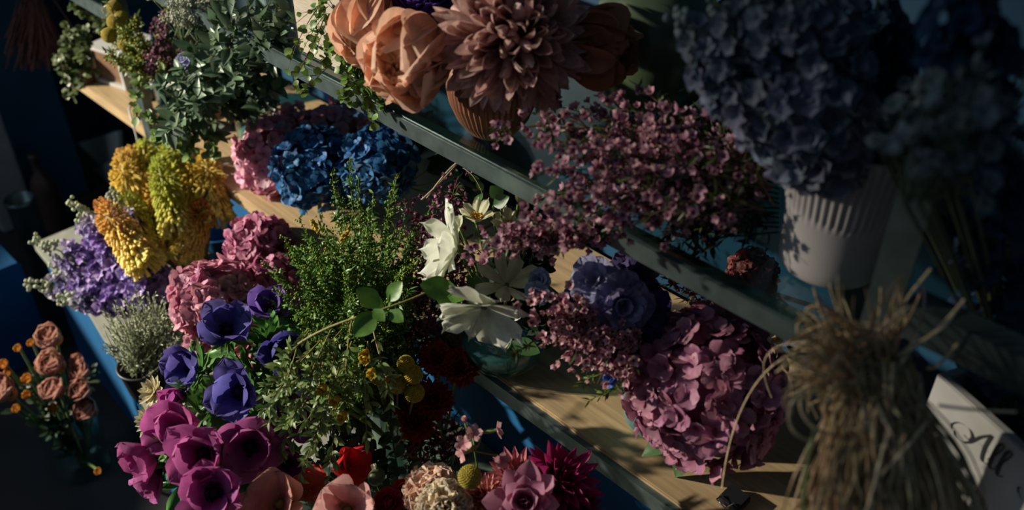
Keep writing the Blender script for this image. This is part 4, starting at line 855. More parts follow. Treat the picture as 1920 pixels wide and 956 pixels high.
for (x, y, x2, y2) in [(885,500,870,470),(940,370,925,355),(880,520,905,560),(925,385,950,370),(960,640,1010,660)]:
    a = P(x, y, 1.26); b = P(x2, y2, 1.24); th = thing('cosmos_leaf', 'dark green leaf among the white cosmos', 'leaf', a, 'leaves of the cosmos'); L = np.linalg.norm(b-a)
    G().inst(T_BL, frames(a, b-a, -CF+UP*.5+rng.normal(0,.3,3), max(.03, L), max(.035, L)), (.03,.08,.025), (.06,.13,.04)).build('blade', M['leaf'], th); stem_part(th, a, GB+np.array([0,0,.03]), .0015)
# pale and deep blue larkspur between waxflower and hydrangea
lb = PZ(1190, 690, ZB+.02)
T_LK = petal(1, .9, 8, 8, .2, .7, 2.6, .5, cup=.15, bend=.15, bc=-.5, ruf=.085, rf=3.4)
def bigblue(x, y, d, axis, R, label, ca, cb_, k=2, base=None):
    return layered('delphinium_bloom', x, y, d, axis, R, label, lb if base is None else base, [(4,.45,.5,.05),(6,.85,.8,.03),(7,1.3,1.0,.0)][-k-1:], lambda t: T_LK, lambda t: (ca, cb_), group='blue delphinium blooms', core=(.12,(.30,.34,.24)), matk='crepe', off=.05)
bigblue(1118, 528, 1.16, (-.4,.3,.85), .034, 'pale lilac blue delphinium bloom, upper left of the blue group', (.22,.22,.40), (.42,.42,.62))
bigblue(1165, 565, 1.15, (.05,-.3,.9), .042, 'large lilac blue delphinium bloom in the middle of the blue group', (.14,.12,.28), (.30,.27,.46))
bigblue(1185, 520, 1.19, (.3,.4,.8), .038, 'dusky violet delphinium bloom behind the pale ones', (.10,.07,.20), (.17,.14,.30))
bigblue(1210, 575, 1.17, (.5,.0,.8), .036, 'dark indigo delphinium bloom touching the mauve hydrangea', (.05,.035,.18), (.10,.08,.28))
bigblue(1195, 625, 1.18, (.1,-.5,.8), .034, 'deep indigo delphinium bloom, lowest of the blue group', (.04,.03,.17), (.08,.07,.27))
bigblue(1150, 615, 1.19, (-.2,-.4,.9), .028, 'deep violet delphinium bloom above the waxflower', (.05,.035,.20), (.10,.08,.30))
bigblue(1012, 525, 1.20, (-.1,.2,.9), .016, 'small pale blue delphinium bloom among the cosmos', (.16,.24,.42), (.34,.44,.62))
bigblue(1008, 548, 1.19, (-.2,-.4,.9), .017, 'small pale blue delphinium bloom just below its twin', (.20,.27,.42), (.38,.46,.62))
bigblue(1082, 560, 1.21, (-.1,.2,.9), .018, 'small bright blue delphinium bloom left of the lilac one', (.04,.14,.36), (.08,.24,.50))
bigblue(1145, 712, 1.16, (-.5,.4,.7), .012, 'tiny vivid blue bloom at the tip of the lower waxflower', (.05,.12,.42), (.10,.22,.60))
for x, y in [(1092,548),(1085,570),(1098,585)]:
    q = P(x, y, 1.19); th = thing('red_berry', 'small red berry beside the blue delphinium blooms', 'berry', lb, 'red berries'); G().inst(T_BALL2, frames(q, (0,0,1), (1,0,0), .006), (.30,.015,.03)).build('berry', M['leaf'], th); stem_part(th, q, lb, .001)
# --- waxflower over the glass shelf
W0 = PZ(1450, 345, ZA+.02)
wax = [(930,255),(915,240),(960,200),(1010,190),(985,270),(1000,320),(1050,300),(1100,250),(1130,180),(1060,360),(1100,330),(1000,370),(980,410),(1040,420),(1090,400),(1140,370),(1180,330),(1200,280),(1160,240),(1220,200),(1280,160),(1250,260),(1300,300),(1240,360),(1190,420),(1130,440),(1270,410),(1330,380),(1340,280),(1320,210),(1300,450),(1220,470),(1370,330),(1050,240),(880,450),(870,480),(930,470),(970,450),(1010,460),(1350,170),(1180,150),(1380,420),(1060,210)]
for i, (x, y) in enumerate(wax):
    low = i in (34,35,36,37,38)
    d = 1.0+.04*(i%4) if not low else 1.10+.02*(i%3)
    if y < 270 and not low: d = max(d, 1.05)+.03
    tip = P(x, y, d); st_ = P(1430+rng.uniform(-20,30), 330+rng.uniform(-50,70), .98+.05*rng.random()) if not low else P(1180, 440, 1.12)
    mid = (tip+st_)/2+np.array([0,0,.012])+rng.normal(0,.012,3)
    lab = 'pink waxflower spray lying over the glass shelf towards the copper vase' if y < 300 else ('dim waxflower spray lying left of the white pot' if x > 1180 else 'pink waxflower spray leaning down over the metal rail')
    if low: lab = 'dusky pink waxflower spray reaching between the white cosmos'
    waxspray([st_, mid, tip], lab, 'pink waxflower sprays', n=(54 if x < 1150 else 24 if x < 1230 else 13), fs=.0072, sides=10, sidelen=.055, nleaf=40, base=W0, colA=(.38,.17,.24), colB=(.66,.40,.47), spr=.006)
wl = [(985,560),(1000,600),(1010,650),(1050,580),(1060,630),(1040,680),(1080,660),(1110,640),(1090,700),(1130,670),(1150,640),(1150,700),(1170,730),(1120,720),(1070,600),(1030,620),(1165,680)]
for i, (x, y) in enumerate(wl):
    d = 1.12+.015*(i%3); tip = P(x, y, d); st_ = P(1190, 590, 1.2)
    waxspray([st_, (tip+st_)/2+np.array([0,0,.015]), tip], 'bright pink waxflower spray between glass bowl and mauve hydrangea', 'lower pink waxflower sprays', n=48, fs=.0068, sides=7, sidelen=.032, nleaf=12, base=lb, colA=(.48,.21,.26), colB=(.76,.48,.52), spr=.006)
for (x, y, x2, y2) in [(1180,715,1105,750),(1130,690,1085,725),(1000,640,965,665),(1260,430,1240,485)]:
    a = P(x, y, 1.19); b = P(x2, y2, 1.18)
    branch('fern_tip', [a, (a+b)/2, b], 'fresh yellow green needle tip at the lower waxflower', 'foliage', 'green needle tips', nleaf=34, lt=T_NARROW, ls=.014, lcol=(.08,.13,.02), lcol2=(.17,.22,.04), r=.0008)
# plain stems and dark leaves behind waxflower
for i in range(16):
    y = 180+i*18; a = P(1460, 300+i*9, 1.05); b = P(1180+rng.uniform(-60,120), y, 1.12+.03*rng.random())
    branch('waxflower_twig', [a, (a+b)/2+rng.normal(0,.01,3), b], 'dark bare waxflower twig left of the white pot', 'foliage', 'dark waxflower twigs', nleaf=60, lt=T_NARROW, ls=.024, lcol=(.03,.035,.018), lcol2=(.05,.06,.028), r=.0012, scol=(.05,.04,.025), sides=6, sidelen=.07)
# --- peonies and large chrysanthemum in the copper vase
VB = np.array([cv[0], cv[1], ZA+.07])
PE, PE2 = (.70,.36,.22), (.88,.60,.45)
def peony(x, y, d, axis, R, label, ca=PE, cb_=PE2, core=(.80,.48,.07)):
    lay = [(6,.10,.62,.08),(6,.20,.74,.05),(6,.26,.88,.02),(7,.33,1.0,.0),(7,.42,1.06,-.02),(5,.62,1.0,-.03)]
    def tm(t): return petal(1, 1.05, 10, 9, .35, .62, 2.6, .45, cup=.45, bend=.72-.12*t, bc=.35-.6*t, ruf=.045, rf=2.4)
    def cf(t):
        m = min(1, t*2.4); a = np.array(core)*(1-m)+np.array(ca)*m; b = np.array(core)*1.1*(1-m)+np.array(cb_)*m; return a, b
    return layered('peony', x, y, d, axis, R, label, VB, lay, tm, cf, group='peach peonies', split_from=2, matk='crepe', off=.10)
peony(812, 70, 1.19, (-.36,-.50,.72), .105, 'large peach peony with a yellow heart, front one')
peony(716, -8, 1.27, (-.12,-.75,.45), .098, 'peach peony turned down on the left, behind the front one', core=(.62,.30,.14))
peony(1045, 75, 1.17, (.72,-.22,.42), .092, 'shaded orange peony on the right of the huge dahlia', ca=(.50,.17,.08), cb_=(.58,.25,.14), core=(.40,.12,.04))
T_CH = petal(1, .27, 9, 4, .30, .68, 1.8, .7, cup=.8, bend=.45, bc=.45)
T_CH2 = petal(1, .25, 9, 4, .30, .68, 1.8, .7, cup=.8, bend=.0, bc=-.55)
hp_ = P(962, 66, 1.12); th = thing('giant_dahlia', 'huge dusty pink dahlia with long curling petals above the copper vase', 'flower', VB); A_ = ax(-.12, -.05, .98)
Dd = fib(340); Dd = Dd[Dd@A_ > -.55]; g = G(); order = np.argsort(Dd@A_)
for k_, j_ in enumerate(order):
    D_ = nrm(Dd[j_]+rng.normal(0, .13, 3)); ca_ = float(D_@A_); L_ = (.094-.022*max(0, ca_))*rng.uniform(.82, 1.12)
    N_ = A_*(1 if ca_ < .75 else .2)+rng.normal(0, .45, 3); t_ = T_CH if (ca_ > .25 or rng.random() < .3) else T_CH2
    Mi = frames(hp_+D_*.006, D_, N_, L_, L_*rng.uniform(.6, .95)); c1 = var((.38,.17,.16),1,.12,.05)[0]; c2 = var((.74,.50,.44),1,.12,.05)[0]
    if k_ < 95: G().inst(t_, Mi, c1, c2).build('petal', M['petal'], th)
    else: g.inst(t_, Mi, c1, c2)
g.build('inner_petals', M['petal'], th)['kind'] = 'stuff'
stem_part(th, hp_, VB, .004, sag=-.01)
for i, (x, y, R) in enumerate([(780,8,.030),(742,2,.026),(815,-5,.028),(668,-2,.022),(860,10,.02)]):
    layered('purple_carnation', x, y, 1.24+.02*(i%2), (0,.3,.9), R, ['purple carnation directly above the front peony','purple carnation between the two left peonies','purple carnation beside the huge pink dahlia','small violet carnation left of the leftmost peony','purple carnation half behind the huge pink dahlia'][i], VB, cl, lambda t: T_CARN, lambda t: ((.055,.02,.18),(.12,.05,.33)), group='purple carnations')
# --- pale delphiniums in the white pot
DB = WP+np.array([0,0,.09])
PD, PD2 = (.15,.16,.24), (.31,.34,.43)
dp = [((1265,20),(1400,200),.86),((1330,-20),(1440,180),.84),((1300,95),(1420,215),.88),((1400,-40),(1480,160),.82),((1360,110),(1460,230),.90),((1480,-40),(1540,150),.80),((1560,-40),(1580,160),.80),((1420,60),(1500,220),.86),((1540,60),(1570,200),.84)]
for i, (a, m_, d) in enumerate(dp):
    spike('delphinium', [P(1540+8*(i%4), 300, .92), P(*m_, d+.01), P(*a, d)], .040, 'pale blue delphinium spike in the white pot, '+['reaching furthest left','second, top left','lowest on the left side','tall, left of centre','short, left of centre','tall, in the centre','tallest, rightmost','short, in the centre','short, on the right'][i], DB, PD, PD2, 'pale blue delphiniums', n=95, ps=.0170, budcol=(.20,.26,.26), bud=.10, white=.75, stemr=.003, matk='crepe')
for i, (x, y) in enumerate([(1490,250),(1525,272),(1560,268),(1470,235),(1600,262),(1450,212),(1425,190),(1640,270)]):
    layered('delphinium_bloom', x, y, .90, (-.2+.1*i,-.5,.8), .022, 'violet delphinium bloom hanging at the rim of the white pot', DB, [(5,.6,.8,0),(6,1.1,1.1,0)], lambda t: T_LK, lambda t: ((.09,.08,.26),(.18,.17,.40)), group='violet blooms at the pot rim', matk='crepe')
for (x, y, x2, y2) in [(1470,250,1425,190),(1485,240,1470,200)]:
    a = P(x, y, .86); b = P(x2, y2, .85); th = thing('delphinium_leaf', 'pale green leaf low among the pale delphiniums', 'leaf', DB, 'pale delphinium leaves'); G().inst(T_LEAF, frames(a, b-a, -CF, .04), (.18,.24,.14), (.26,.33,.2)).build('blade', M['leaf'], th); stem_part(th, a, DB, .0015)
# dim blue and white blossoms on the far right
RB = np.array([-.12, .86, ZA+.02]); RB = P(1800, 420, .98)
g0 = thing('flower_bucket', 'dark bucket of dim blossoms right of the post', 'bucket', (P(2020,560,1.0)[0], P(2020,560,1.0)[1], ZB+.001))
V, F = lathe([(0,.001),(.06,.001),(.064,.005),(.08,.22),(.083,.222),(.083,.228),(.078,.228),(.062,.01),(0,.008)], 40); bk = np.array(g0.location)
bk[1] = min(bk[1], YB-.10); g0.location = Vector(bk); G().add(V+bk, F).build('bucket_body', M['black'], g0)
RB = bk+np.array([0,0,.15])
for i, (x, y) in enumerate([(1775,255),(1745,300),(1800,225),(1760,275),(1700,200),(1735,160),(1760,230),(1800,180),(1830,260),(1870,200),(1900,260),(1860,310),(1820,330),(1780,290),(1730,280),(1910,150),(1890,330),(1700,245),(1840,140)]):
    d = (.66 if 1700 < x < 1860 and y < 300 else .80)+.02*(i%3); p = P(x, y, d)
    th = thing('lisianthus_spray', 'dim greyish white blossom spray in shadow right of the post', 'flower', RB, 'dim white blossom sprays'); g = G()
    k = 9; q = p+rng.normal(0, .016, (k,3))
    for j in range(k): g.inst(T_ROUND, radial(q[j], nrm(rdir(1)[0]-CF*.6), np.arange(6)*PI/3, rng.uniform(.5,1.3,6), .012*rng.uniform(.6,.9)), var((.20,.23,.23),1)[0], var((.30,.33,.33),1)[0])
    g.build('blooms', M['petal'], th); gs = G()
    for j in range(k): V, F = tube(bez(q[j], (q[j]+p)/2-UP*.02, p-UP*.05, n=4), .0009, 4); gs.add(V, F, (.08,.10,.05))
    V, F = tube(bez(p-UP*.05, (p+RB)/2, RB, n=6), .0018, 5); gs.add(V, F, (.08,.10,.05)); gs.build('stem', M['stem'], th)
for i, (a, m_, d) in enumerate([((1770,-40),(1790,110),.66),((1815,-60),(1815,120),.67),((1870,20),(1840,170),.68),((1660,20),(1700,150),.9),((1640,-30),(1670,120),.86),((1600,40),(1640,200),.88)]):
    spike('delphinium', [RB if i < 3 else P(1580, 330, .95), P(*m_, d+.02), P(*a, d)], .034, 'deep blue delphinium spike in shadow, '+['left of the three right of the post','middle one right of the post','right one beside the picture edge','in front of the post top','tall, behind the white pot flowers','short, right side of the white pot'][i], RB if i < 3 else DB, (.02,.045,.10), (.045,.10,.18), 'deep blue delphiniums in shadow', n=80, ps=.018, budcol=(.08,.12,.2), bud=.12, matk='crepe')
# --- straw sheaf
tie = P(1635, 705, .80); SB = P(1690, 1150, .80)
th = thing('straw_sheaf', 'tied sheaf of dry brown straw hanging in front of the wooden shelf', 'sheaf', tie)
def straw(ctrl, r, col, g):
    V, F = tube(bez(*ctrl, n=9), np.linspace(r, r*.6, 10), 5); g.add(V, F, col)
cs = [(.76,.53,.30),(.60,.39,.21),(.86,.66,.41),(.44,.28,.15),(.64,.52,.28)]
mass = G(); nn = 0
def one(ctrl, r, split):
    global nn
    col = np.array(cs[rng.integers(0, 5)])*rng.uniform(.75, 1.15)
    if split and nn < 95: nn += 1; g = G(); straw(ctrl, r, col, g); g.build('straw', M['straw'], th)
    else: straw(ctrl, r, col, mass)
# body: falls from the tie and spreads
for i in range(1500):
    u = rng.normal(0, .38); u = np.clip(u, -1, 1); dd = rng.uniform(-.06, .06)
    yb = rng.uniform(800, 1160); sp = np.clip((yb-690)/270, .15, 1.25)**.75
    start = tie+CR*rng.normal(0,.014)+CU*rng.uniform(-.04,.02)-CF*rng.normal(0,.014)
    end = P(1655+u*172*sp+ (yb-820)*.05, yb, .80+dd*sp)
    mid = start*.45+end*.55+CR*(u*.035)+(-CF)*rng.uniform(-.01,.03)+rng.normal(0,.008,3)
    one((start, mid, end), rng.uniform(.0010,.0021), rng.random() < .02)
# short seed heads on the body
q = []; 
for i in range(900):
    u = np.clip(rng.normal(0,.45), -1, 1); yb = rng.uniform(740, 1000); sp = np.clip((yb-690)/270, .12, 1.2)**.75
    p = P(1655+u*168*sp+(yb-820)*.05, yb, .755+abs(u)*.05*sp+rng.uniform(0,.03)); D = nrm(-CU+CR*(u*.5+rng.normal(0,.3))-CF*rng.normal(.1,.3)); L = rng.uniform(.012,.03)
    col = np.array(cs[rng.integers(0,5)])*rng.uniform(.8,1.25); V, F = tube([p, p+D*L*.5+rng.normal(0,.001,3), p+D*L], [.001,.0024,.0008], 4); mass.add(V, F, col)
# upper tufts
for i in range(46):
    x = rng.choice([1600,1640,1670,1700,1560]) + rng.normal(0,18); y = rng.uniform(515, 640)
    end = P(x, y, rng.uniform(.74,.86)); start = tie+rng.normal(0,.006,3)-CU*rng.uniform(-.02,.03); mid = (start+end)/2+CR*rng.normal(0,.012)
    one((start, mid, end), rng.uniform(.0009,.0018), True)
# left tuft with curls
for i in range(150):
    x = rng.uniform(1450, 1560); y = 640+(rng.random()**1.2)*120; 
    if rng.random() < .35: x = rng.uniform(1480,1560); y = rng.uniform(575, 660)
    end = P(x, y, rng.uniform(.72,.86)); start = tie+rng.normal(0,.009,3)-CU*rng.uniform(-.03,.03); mid = start*.4+end*.6+CU*rng.uniform(.0,.035)+CR*rng.normal(0,.006)
    if rng.random() < .35: e2 = end-CU*rng.uniform(.01,.04)+CR*rng.uniform(-.005,.03); one((start, mid, end-CR*.008, e2), rng.uniform(.0008,.0015), i < 40)
    else: one((start, mid, end), rng.uniform(.0008,.0016), i < 40)
for ctrl in [(P(1635,690,.80),P(1560,640,.76),P(1465,720,.76),P(1480,700,.76)),(P(1600,720,.78),P(1470,690,.75),P(1440,820,.75),P(1530,828,.77)),(P(1620,700,.78),P(1440,700,.76),P(1500,810,.76),P(1560,815,.77)),(P(1620,720,.78),P(1550,700,.74),P(1540,760,.74),P(1565,750,.75)),(P(1640,690,.8),P(1720,660,.78),P(1770,610,.78),P(1808,562,.78)),(P(1640,700,.8),P(1700,640,.78),P(1760,640,.78),P(1790,585,.78)),(P(1740,690,.82),P(1765,690,.80),P(1770,670,.80),P(1795,645,.80)),(P(1640,690,.8),P(1690,560,.8),P(1700,560,.8),P(1745,505,.8)),(P(1760,760,.78),P(1830,770,.78),P(1860,770,.78),P(1905,772,.78))]:
    col = np.array(cs[2]); g = G(); V, F = tube(bez(*ctrl, n=16), .0014, 6); g.add(V, F, col); g.build('straw', M['straw'], th)
# long thin strand over the hydrangea
V, F = tube(bez(P(1560,655,.80),P(1440,640,.95),P(1370,760,1.0),P(1354,915,1.02), n=20), .0009, 5); G().add(V, F, cs[2]).build('straw', M['straw'], th)
V, F = tube(bez(P(1570,640,.80),P(1470,640,.9),P(1400,640,.95),P(1447,745,1.0), n=20), .0007, 5); G().add(V, F, cs[2]).build('straw', M['straw'], th)
V, F = tube(bez(P(1530,800,.76),P(1510,860,.76),P(1505,980,.77), n=10), .0022, 6); G().add(V, F, (.30,.38,.14)).build('green_straw', M['straw'], th)
o = mass.build('straw_mass', M['straw'], th); o['kind'] = 'stuff'
V, F = tube([tie+CR*.022*math.cos(t)+(-CF)*.022*math.sin(t)+UP*(.0012*t) for t in np.linspace(0, 6*PI, 60)], .0012, 5); G().add(V, F, (.25,.2,.12)).build('tie', M['twine'], th)
hk = P(1690, 655, .82)
# --- greenery on the left of the wooden shelf
FBb = FB+np.array([0,0,.09])
eu = [((420,190),(470,110),(500,40)),((400,200),(420,120),(450,30)),((390,210),(380,150),(360,90)),((400,220),(350,200),(300,160)),((410,230),(370,250),(330,250)),((420,210),(470,180),(520,160)),((400,200),(430,150),(470,90)),((380,210),(345,220),(310,250)),((410,200),(400,100),(410,20)),((430,200),(500,120),(530,50)),((390,220),(360,190),(335,120)),((420,210),(440,170),(440,140)),((430,220),(450,190),(490,200)),((430,170),(450,70),(470,10)),((440,170),(500,90),(545,20)),((440,180),(500,110),(540,80)),((430,160),(440,60),(430,-10)),((450,160),(490,60),(510,-10)),((440,160),(460,100),(500,70)),((400,215),(380,200),(370,180))]
for i, (a, b, c) in enumerate(eu):
    d = 1.74-.03*(i%4)
    if c[1] < 85: d = 1.54
    branch('eucalyptus_branch', [P(a[0],a[1],1.85), P(*b, d+.04), P(*c, d-.04)], ['eucalyptus branch with blue green leaves above the footed bowl, upright','eucalyptus branch with blue green leaves above the footed bowl, drooping left'][1 if c[0] < 350 else 0], 'foliage', 'eucalyptus branches', nleaf=56, lt=T_LEAF, ls=.036, lcol=(.07,.12,.07), lcol2=(.16,.23,.14), r=.0018, scol=(.12,.11,.05), sides=4, sidelen=.06, spread=.8, base=FBb)
T_R = T_ROUNDLEAF
# bright vine hanging below, in front of torch lilies
for i, (a, b, c) in enumerate([((360,230),(330,240),(320,270)),((380,240),(350,270),(345,290)),((330,200),(300,230),(290,270)),((400,250),(390,280),(405,290)),((350,240),(340,265),(360,300)),((262,130),(255,170),(255,220)),((300,240),(285,230),(280,215))]):
    branch('ivy_vine', [P(*a, 1.78), P(*b, 1.74), P(*c, 1.73)], 'light green ivy strand hanging over the torch lilies' if i != 5 else 'thin yellow green twig hanging beside the metal post', 'foliage', 'ivy strands over the torch lilies' if i != 5 else None, nleaf=26, lt=T_R, ls=.017, lcol=(.10,.17,.04), lcol2=(.22,.32,.10), sides=4, sidelen=.03, r=.0012)
# upper left: craspedia, green filler, white lace flower, pink statice
UB = PZ(300, 150, ZB+.06)
for i, (x, y, R, l) in enumerate([(214,14,.014,'uppermost'),(217,42,.0165,'second from top'),(205,66,.0150,'leftmost'),(236,82,.0155,'lowest'),(228,30,.012,'partly behind leaves')]):
    craspedia(x, y, 1.80, R, 'yellow ball flower in the top left corner, '+l, UB, 'billy buttons in the top left corner', col=(.50,.40,.07))
for i in range(22):
    x = rng.uniform(175, 340); y = rng.uniform(0, 110)
    a = P(290+rng.normal(0,12), 150, 1.86); b = P(x, y, 1.80+rng.uniform(-.08,.06))
    branch('goldenrod_sprig', [a, (a+b)/2+rng.normal(0,.01,3), b], 'yellow green filler sprig in the top left corner', 'foliage', 'yellow green filler in the top left corner', nleaf=50, lt=T_NARROW, ls=.016, lw=1.5, lcol=(.08,.12,.03), lcol2=(.18,.24,.05), sides=9, sidelen=.04, dots=[(70,.0022,(.38,.38,.06),.003)], base=UB)
for (x, y) in [(300,60),(290,90),(315,95),(305,30),(330,90),(285,105)]:
    waxspray([P(300,140,1.82), P(x,y+20,1.8), P(x,y,1.76)], 'mauve statice sprig among the top left greens', 'mauve statice sprigs', n=40, fs=.006, colA=(.20,.09,.14), colB=(.34,.18,.24), sides=8, sidelen=.03, nleaf=12, base=UB)
for i, (x, y) in enumerate([(350,12),(380,20),(340,35),(370,40),(400,5),(330,5),(365,-5)]):
    p = P(x, y, 1.66+.02*(i%2)); th = thing('lace_flower', 'white lace flower head at the top edge above the eucalyptus', 'flower', UB, 'white lace flowers'); g = G(); gs = G()
    j = P(x+4, y+45, 1.70)
    for k in range(16):
        q = p+CR*rng.normal(0,.016)+CF*rng.normal(0,.016)+UP*rng.normal(0,.004); V, F = tube(bez(j, (j+q)/2, q, n=3), .0006, 3); gs.add(V, F, (.12,.16,.07))
        n_ = 16; g.inst(T_DOT, frames(q+rng.normal(0,.0045,(n_,3)), rdir(n_), rdir(n_), .0019), var((.52,.53,.44), n_))
    V, F = tube(bez(j, (j+UB)/2, UB, n=6), .0014, 4); gs.add(V, F, (.12,.16,.07)); g.build('blossoms', M['petal'], th); gs.build('stem', M['stem'], th)
for (x, y) in [(372,128),(350,120),(345,112)]:
    bigblue(x, y, 1.70, (-.2,.2,.9), .015, 'pale lilac bloom in front of the eucalyptus leaves' if x == 372 else 'small pale lilac bloom left of the larger one', (.22,.22,.42), (.42,.42,.62), base=FBb)
# small white flowers in the jar
for i, (x, y) in enumerate([(470,150),(490,165),(505,180),(480,185),(460,170),(520,165),(495,140),(475,205),(510,205)]):
    branch('baby_breath_sprig', [GJ, P(488, 210, 1.88), P(x, y, 1.84)], 'sprig of tiny white blossoms in the glass jar', 'flower', 'white sprigs in the glass jar', nleaf=20, lt=T_NARROW, ls=.012, lcol=(.08,.10,.05), lcol2=(.13,.16,.09), sides=10, sidelen=.04, dots=[(70,.0017,(.36,.36,.30),.006)], base=GJ, r=.0008)
# left end ivy
lb0 = PZ(150, 130, ZB+.03)
for i, (a, b, c) in enumerate([((160,60),(120,80),(110,130)),((150,80),(130,130),(140,185)),((165,50),(140,60),(115,80)),((150,60),(120,110),(125,160)),((170,40),(150,20),(140,10)),((160,90),(140,120),(118,150)),((180,60),(200,40),(190,20)),((150,90),(150,130),(148,160)),((160,60),(170,80),(165,110)),((170,50),(145,80),(150,110)),((150,100),(130,150),(128,175))]):
    branch('ivy_vine', [P(*a, 2.12), P(*b, 2.08), P(*c, 2.06)], 'dark ivy strand trailing off the left end of the wooden shelf', 'foliage', 'ivy strands at the left shelf end', nleaf=46, lt=T_R, ls=.016, lcol=(.06,.10,.035), lcol2=(.17,.21,.09), sides=6, sidelen=.05, r=.0012, base=lb0)
vessel('ivy_pot', 'small dark pot with ivy at the left end of the wooden shelf', 'pot', (lb0[0], lb0[1], ZB+.001), [(0,0),(.03,0),(.033,.003),(.04,.06),(.042,.062),(.039,.062),(.03,.01),(0,.008)], M['darkpot'], 28)
# hanging dried bunch
p0 = P(62, -40, 2.45); th = thing('dried_bunch', 'brown red dried flower bunch hanging against the blue door', 'dried flowers', p0); g = G()
for i in range(240):
    e = P(62+rng.normal(0,22), rng.uniform(60,135), 2.45+rng.normal(0,.02)); s = p0+rng.normal(0,.006,3); V, F = tube(bez(s, (s+e)/2+CR*rng.normal(0,.008), e, n=5), np.linspace(.0008,.0022,6), 4); g.add(V, F, var((.22,.09,.07),1,.35)[0])
g.build('stalks', M['straw'], th)
V, F = tube([p0, p0+UP*.25], .002, 6); G().add(V, F).build('string', M['twine'], th)
# --- trailing vine from the cream planter
PT = np.array([PLX, PLY, PLZ])
vines = [((640,20),(640,80),(660,150)),((650,30),(660,110),(690,180)),((660,60),(680,140),(700,230)),((630,10),(600,60),(590,110)),((620,0),(580,20),(560,40)),((640,40),(620,70),(610,120)),((660,90),(680,180),(705,245)),((640,10),(650,50),(655,90)),((650,100),(660,150),(640,190)),((620,20),(600,30),(570,90)),((670,100),(700,160),(715,200)),((600,10),(560,60),(540,130)),((620,120),(590,150),(560,180)),((655,60),(665,90),(672,120)),((645,70),(650,110),(655,140)),((680,170),(695,200),(722,190)),((610,30),(580,100),(545,165))]
for i, (a, b, c) in enumerate(vines):
    d = 1.36-.02*(i%3)
    branch('trailing_vine', [P(*a, d+.03), P(*b, d), P(*c, d)], ['wiry vine with tiny round leaves trailing thickly from the cream planter','thin vine strand with sparse round leaves left of the cream planter'][1 if c[0] < 600 else 0], 'foliage', 'vines trailing from the cream planter', nleaf=44 if c[0] >= 600 else 16, lt=T_R, ls=.0125, lcol=(.07,.14,.03), lcol2=(.17,.28,.06), sides=7, sidelen=.035, r=.0008, scol=(.12,.07,.03), base=PT, spread=1.1)
# twine loop under the rail
q = [P(x, y, 1.50) for x, y in [(800,372),(815,345),(840,315),(858,305),(852,325),(825,345),(800,360),(790,375)]]
V, F = tube(bez(q[0], q[2], q[3], n=10), .0018, 5); V2, F2 = tube(bez(q[3], q[5], q[7], n=10), .0018, 5)
th = thing('twine_loop', 'loop of beige twine below the metal rail right of the blue hydrangeas', 'twine', q[0]); G().add(V, F).add(V2, F2).build('cord', M['twine'], th)
a = P(868, 315, 1.35); b = P(915, 400, 1.30); branch('vine_tip', [a, P(900,330,1.33), b], 'bare brown tendril with two leaves above the cosmos', 'foliage', None, nleaf=4, lt=T_OVAL, ls=.02, lcol=(.05,.11,.03), lcol2=(.09,.17,.05), r=.0009)
# dark leaves behind blue hydrangeas
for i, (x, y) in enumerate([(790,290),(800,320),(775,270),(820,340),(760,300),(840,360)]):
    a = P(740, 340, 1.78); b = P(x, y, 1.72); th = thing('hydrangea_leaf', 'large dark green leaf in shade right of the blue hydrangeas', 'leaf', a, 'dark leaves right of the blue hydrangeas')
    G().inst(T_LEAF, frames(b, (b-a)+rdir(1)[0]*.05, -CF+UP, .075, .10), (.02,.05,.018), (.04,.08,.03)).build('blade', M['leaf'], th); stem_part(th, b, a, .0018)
# mossy dry bits left of the white pot under the glass
for i, (x, y) in enumerate([(1290,500),(1320,520),(1260,520),(1350,540),(1300,545),(1250,490),(1335,560)]):
    a = P(x+10, y+25, 1.32); b = P(x-10, y-20, 1.28)
    branch('filler_sprig', [a, (a+b)/2, b], 'dim olive filler sprig under the glass shelf above the mauve hydrangea', 'foliage', 'olive filler sprigs', nleaf=36, lt=T_NARROW, ls=.014, lcol=(.09,.07,.03), lcol2=(.18,.15,.06), sides=6, sidelen=.035, dots=[(20,.0035,(.30,.08,.07),.004)])
# --- ranunculus on the floor at the lower left
rv = PZ(150, 1010, .0)
rv = P(110, 700, 2.0); rv = np.array([rv[0], rv[1]-.02, .0])
T_RAN = petal(1, 1.05, 6, 5, .35, .6, 2.2, .5, cup=.5, bend=.95, bc=.1)
rl = [(8,.10,.50,.05),(7,.3,.62,.04),(8,.48,.78,.03),(8,.66,.9,.0),(9,.84,1.0,-.03),(8,1.05,1.05,-.07)]
for i, (x, y, R, l) in enumerate([(104,636,.042,'uppermost, blurred'),(110,686,.044,'with orange heart, centre of the group'),(110,733,.040,'below the one with the orange heart'),(158,700,.034,'pink, behind on the right edge of the group'),(160,735,.036,'pink, second on the right edge'),(172,772,.040,'lowest right, beside the blue counter'),(16,738,.050,'cut by the left edge of the picture'),(152,680,.024,'small, upper right')]):
    layered('ranunculus', x, y, 1.92+.03*(i%2), (-.15,.35,.85), R, 'peach ranunculus, '+l, rv+np.array([.01*(i%3)-.01,0,.01]), rl, lambda t: T_RAN, (lambda t: ((.60,.24,.05),(.62,.32,.12)) if t < .3 else ((.38,.16,.13),(.54,.31,.25))), group='peach ranunculus', core=(.35,(.5,.18,.04)))
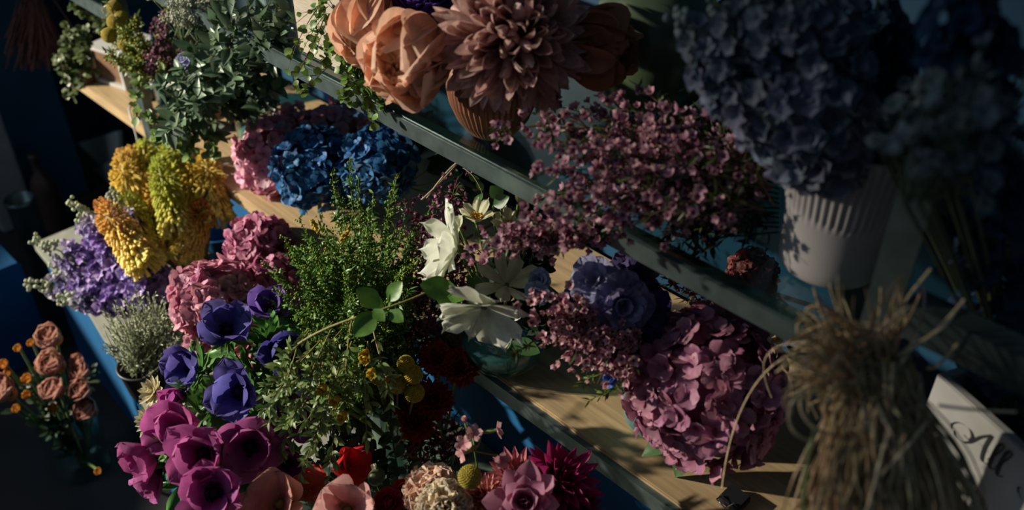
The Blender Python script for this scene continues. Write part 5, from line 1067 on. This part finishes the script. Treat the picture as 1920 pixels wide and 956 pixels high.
for i, (x, y, R) in enumerate([(38,655,.015),(62,645,.014),(12,685,.018),(56,712,.018),(55,742,.017),(36,768,.016),(105,768,.018),(75,690,.012),(188,885,.014),(20,700,.015)]):
    layered('orange_button_flower', x, y, 1.96, (-.1,.4,.9), R, 'tiny orange button flower, '+['upper left','topmost','at the left edge above the large ranunculus','left of the orange hearted ranunculus','below the one left of the orange heart','lowest left','right below the ranunculus pair','half hidden','fallen near the foot of the counter','at the left edge, second'][i], rv+np.array([-.01,0,.01]), [(6,.2,.6,.03),(8,.6,.85,.0),(9,1.0,1.0,-.04)], lambda t: T_RAN, lambda t: ((.50,.20,.03),(.58,.28,.06)), group='orange button flowers')
th = thing('glass_vase', 'dark glass vase holding the ranunculus on the floor', 'vase', (rv[0], rv[1], 0))
V, F = lathe([(0,.002),(.055,.001),(.06,.005),(.062,.15),(.05,.18),(.05,.19),(.048,.19),(.048,.18),(.058,.15),(.056,.01),(0,.008)], 40); G().add(V+np.array([rv[0], rv[1], 0]), F).build('vessel', M['glass'], th)
for i in range(14):
    branch('leaf_sprig', [rv+np.array([0,0,.05]), P(100+rng.normal(0,20), 820, 2.02), P(60+rng.uniform(-40,120), rng.uniform(690,800), 2.0)], 'dark leafy sprig among the ranunculus', 'foliage', 'dark sprigs among the ranunculus', nleaf=24, lt=T_OVAL, ls=.025, lcol=(.02,.04,.02), lcol2=(.04,.07,.03), sides=3, sidelen=.05)
# ---------------------------------------------------------------- light
w = bpy.data.worlds.new('world'); bpy.context.scene.world = w; w.use_nodes = True
bgn = w.node_tree.nodes['Background']; bgn.inputs[0].default_value = (.36,.58,.85,1); bgn.inputs[1].default_value = .065
def lamp(name, kind, loc, tgt, energy, col, **k):
    l = bpy.data.lights.new(name, kind); l.energy = energy; l.color = col
    for a, b in k.items(): setattr(l, a, b)
    o = bpy.data.objects.new(name, l); C.objects.link(o); o.location = Vector(loc)
    o.rotation_euler = (Vector(tgt)-Vector(loc)).to_track_quat('-Z', 'Y').to_euler(); return o
tg = P(350, 400, 1.9)
sd = nrm(np.array([-.78, -.80, .52]))
lamp('low_sun_through_window', 'SPOT', tg+sd*5.0, tg, 2900, (1, .92, .75), spot_size=math.radians(29.5), spot_blend=1.0, shadow_soft_size=.06)
lamp('window_daylight', 'AREA', (-2.2, -1.6, 2.3), tuple(P(500, 500, 1.7)), 7, (.62, .80, 1.0), size=1.0)
sc = bpy.context.scene
sc.view_settings.view_transform = 'Standard'; sc.view_settings.look = 'None'; sc.view_settings.gamma = 1; sc.view_settings.use_curve_mapping = False
sc.view_settings.exposure = 0
sc.cycles.max_bounces = 6; sc.cycles.transparent_max_bounces = 16; sc.cycles.caustics_reflective = False; sc.cycles.caustics_refractive = False
sc.cycles.sample_clamp_indirect = 4
try: sc.cycles.use_denoising = True; sc.cycles.denoiser = 'OPENIMAGEDENOISE'
except Exception: pass
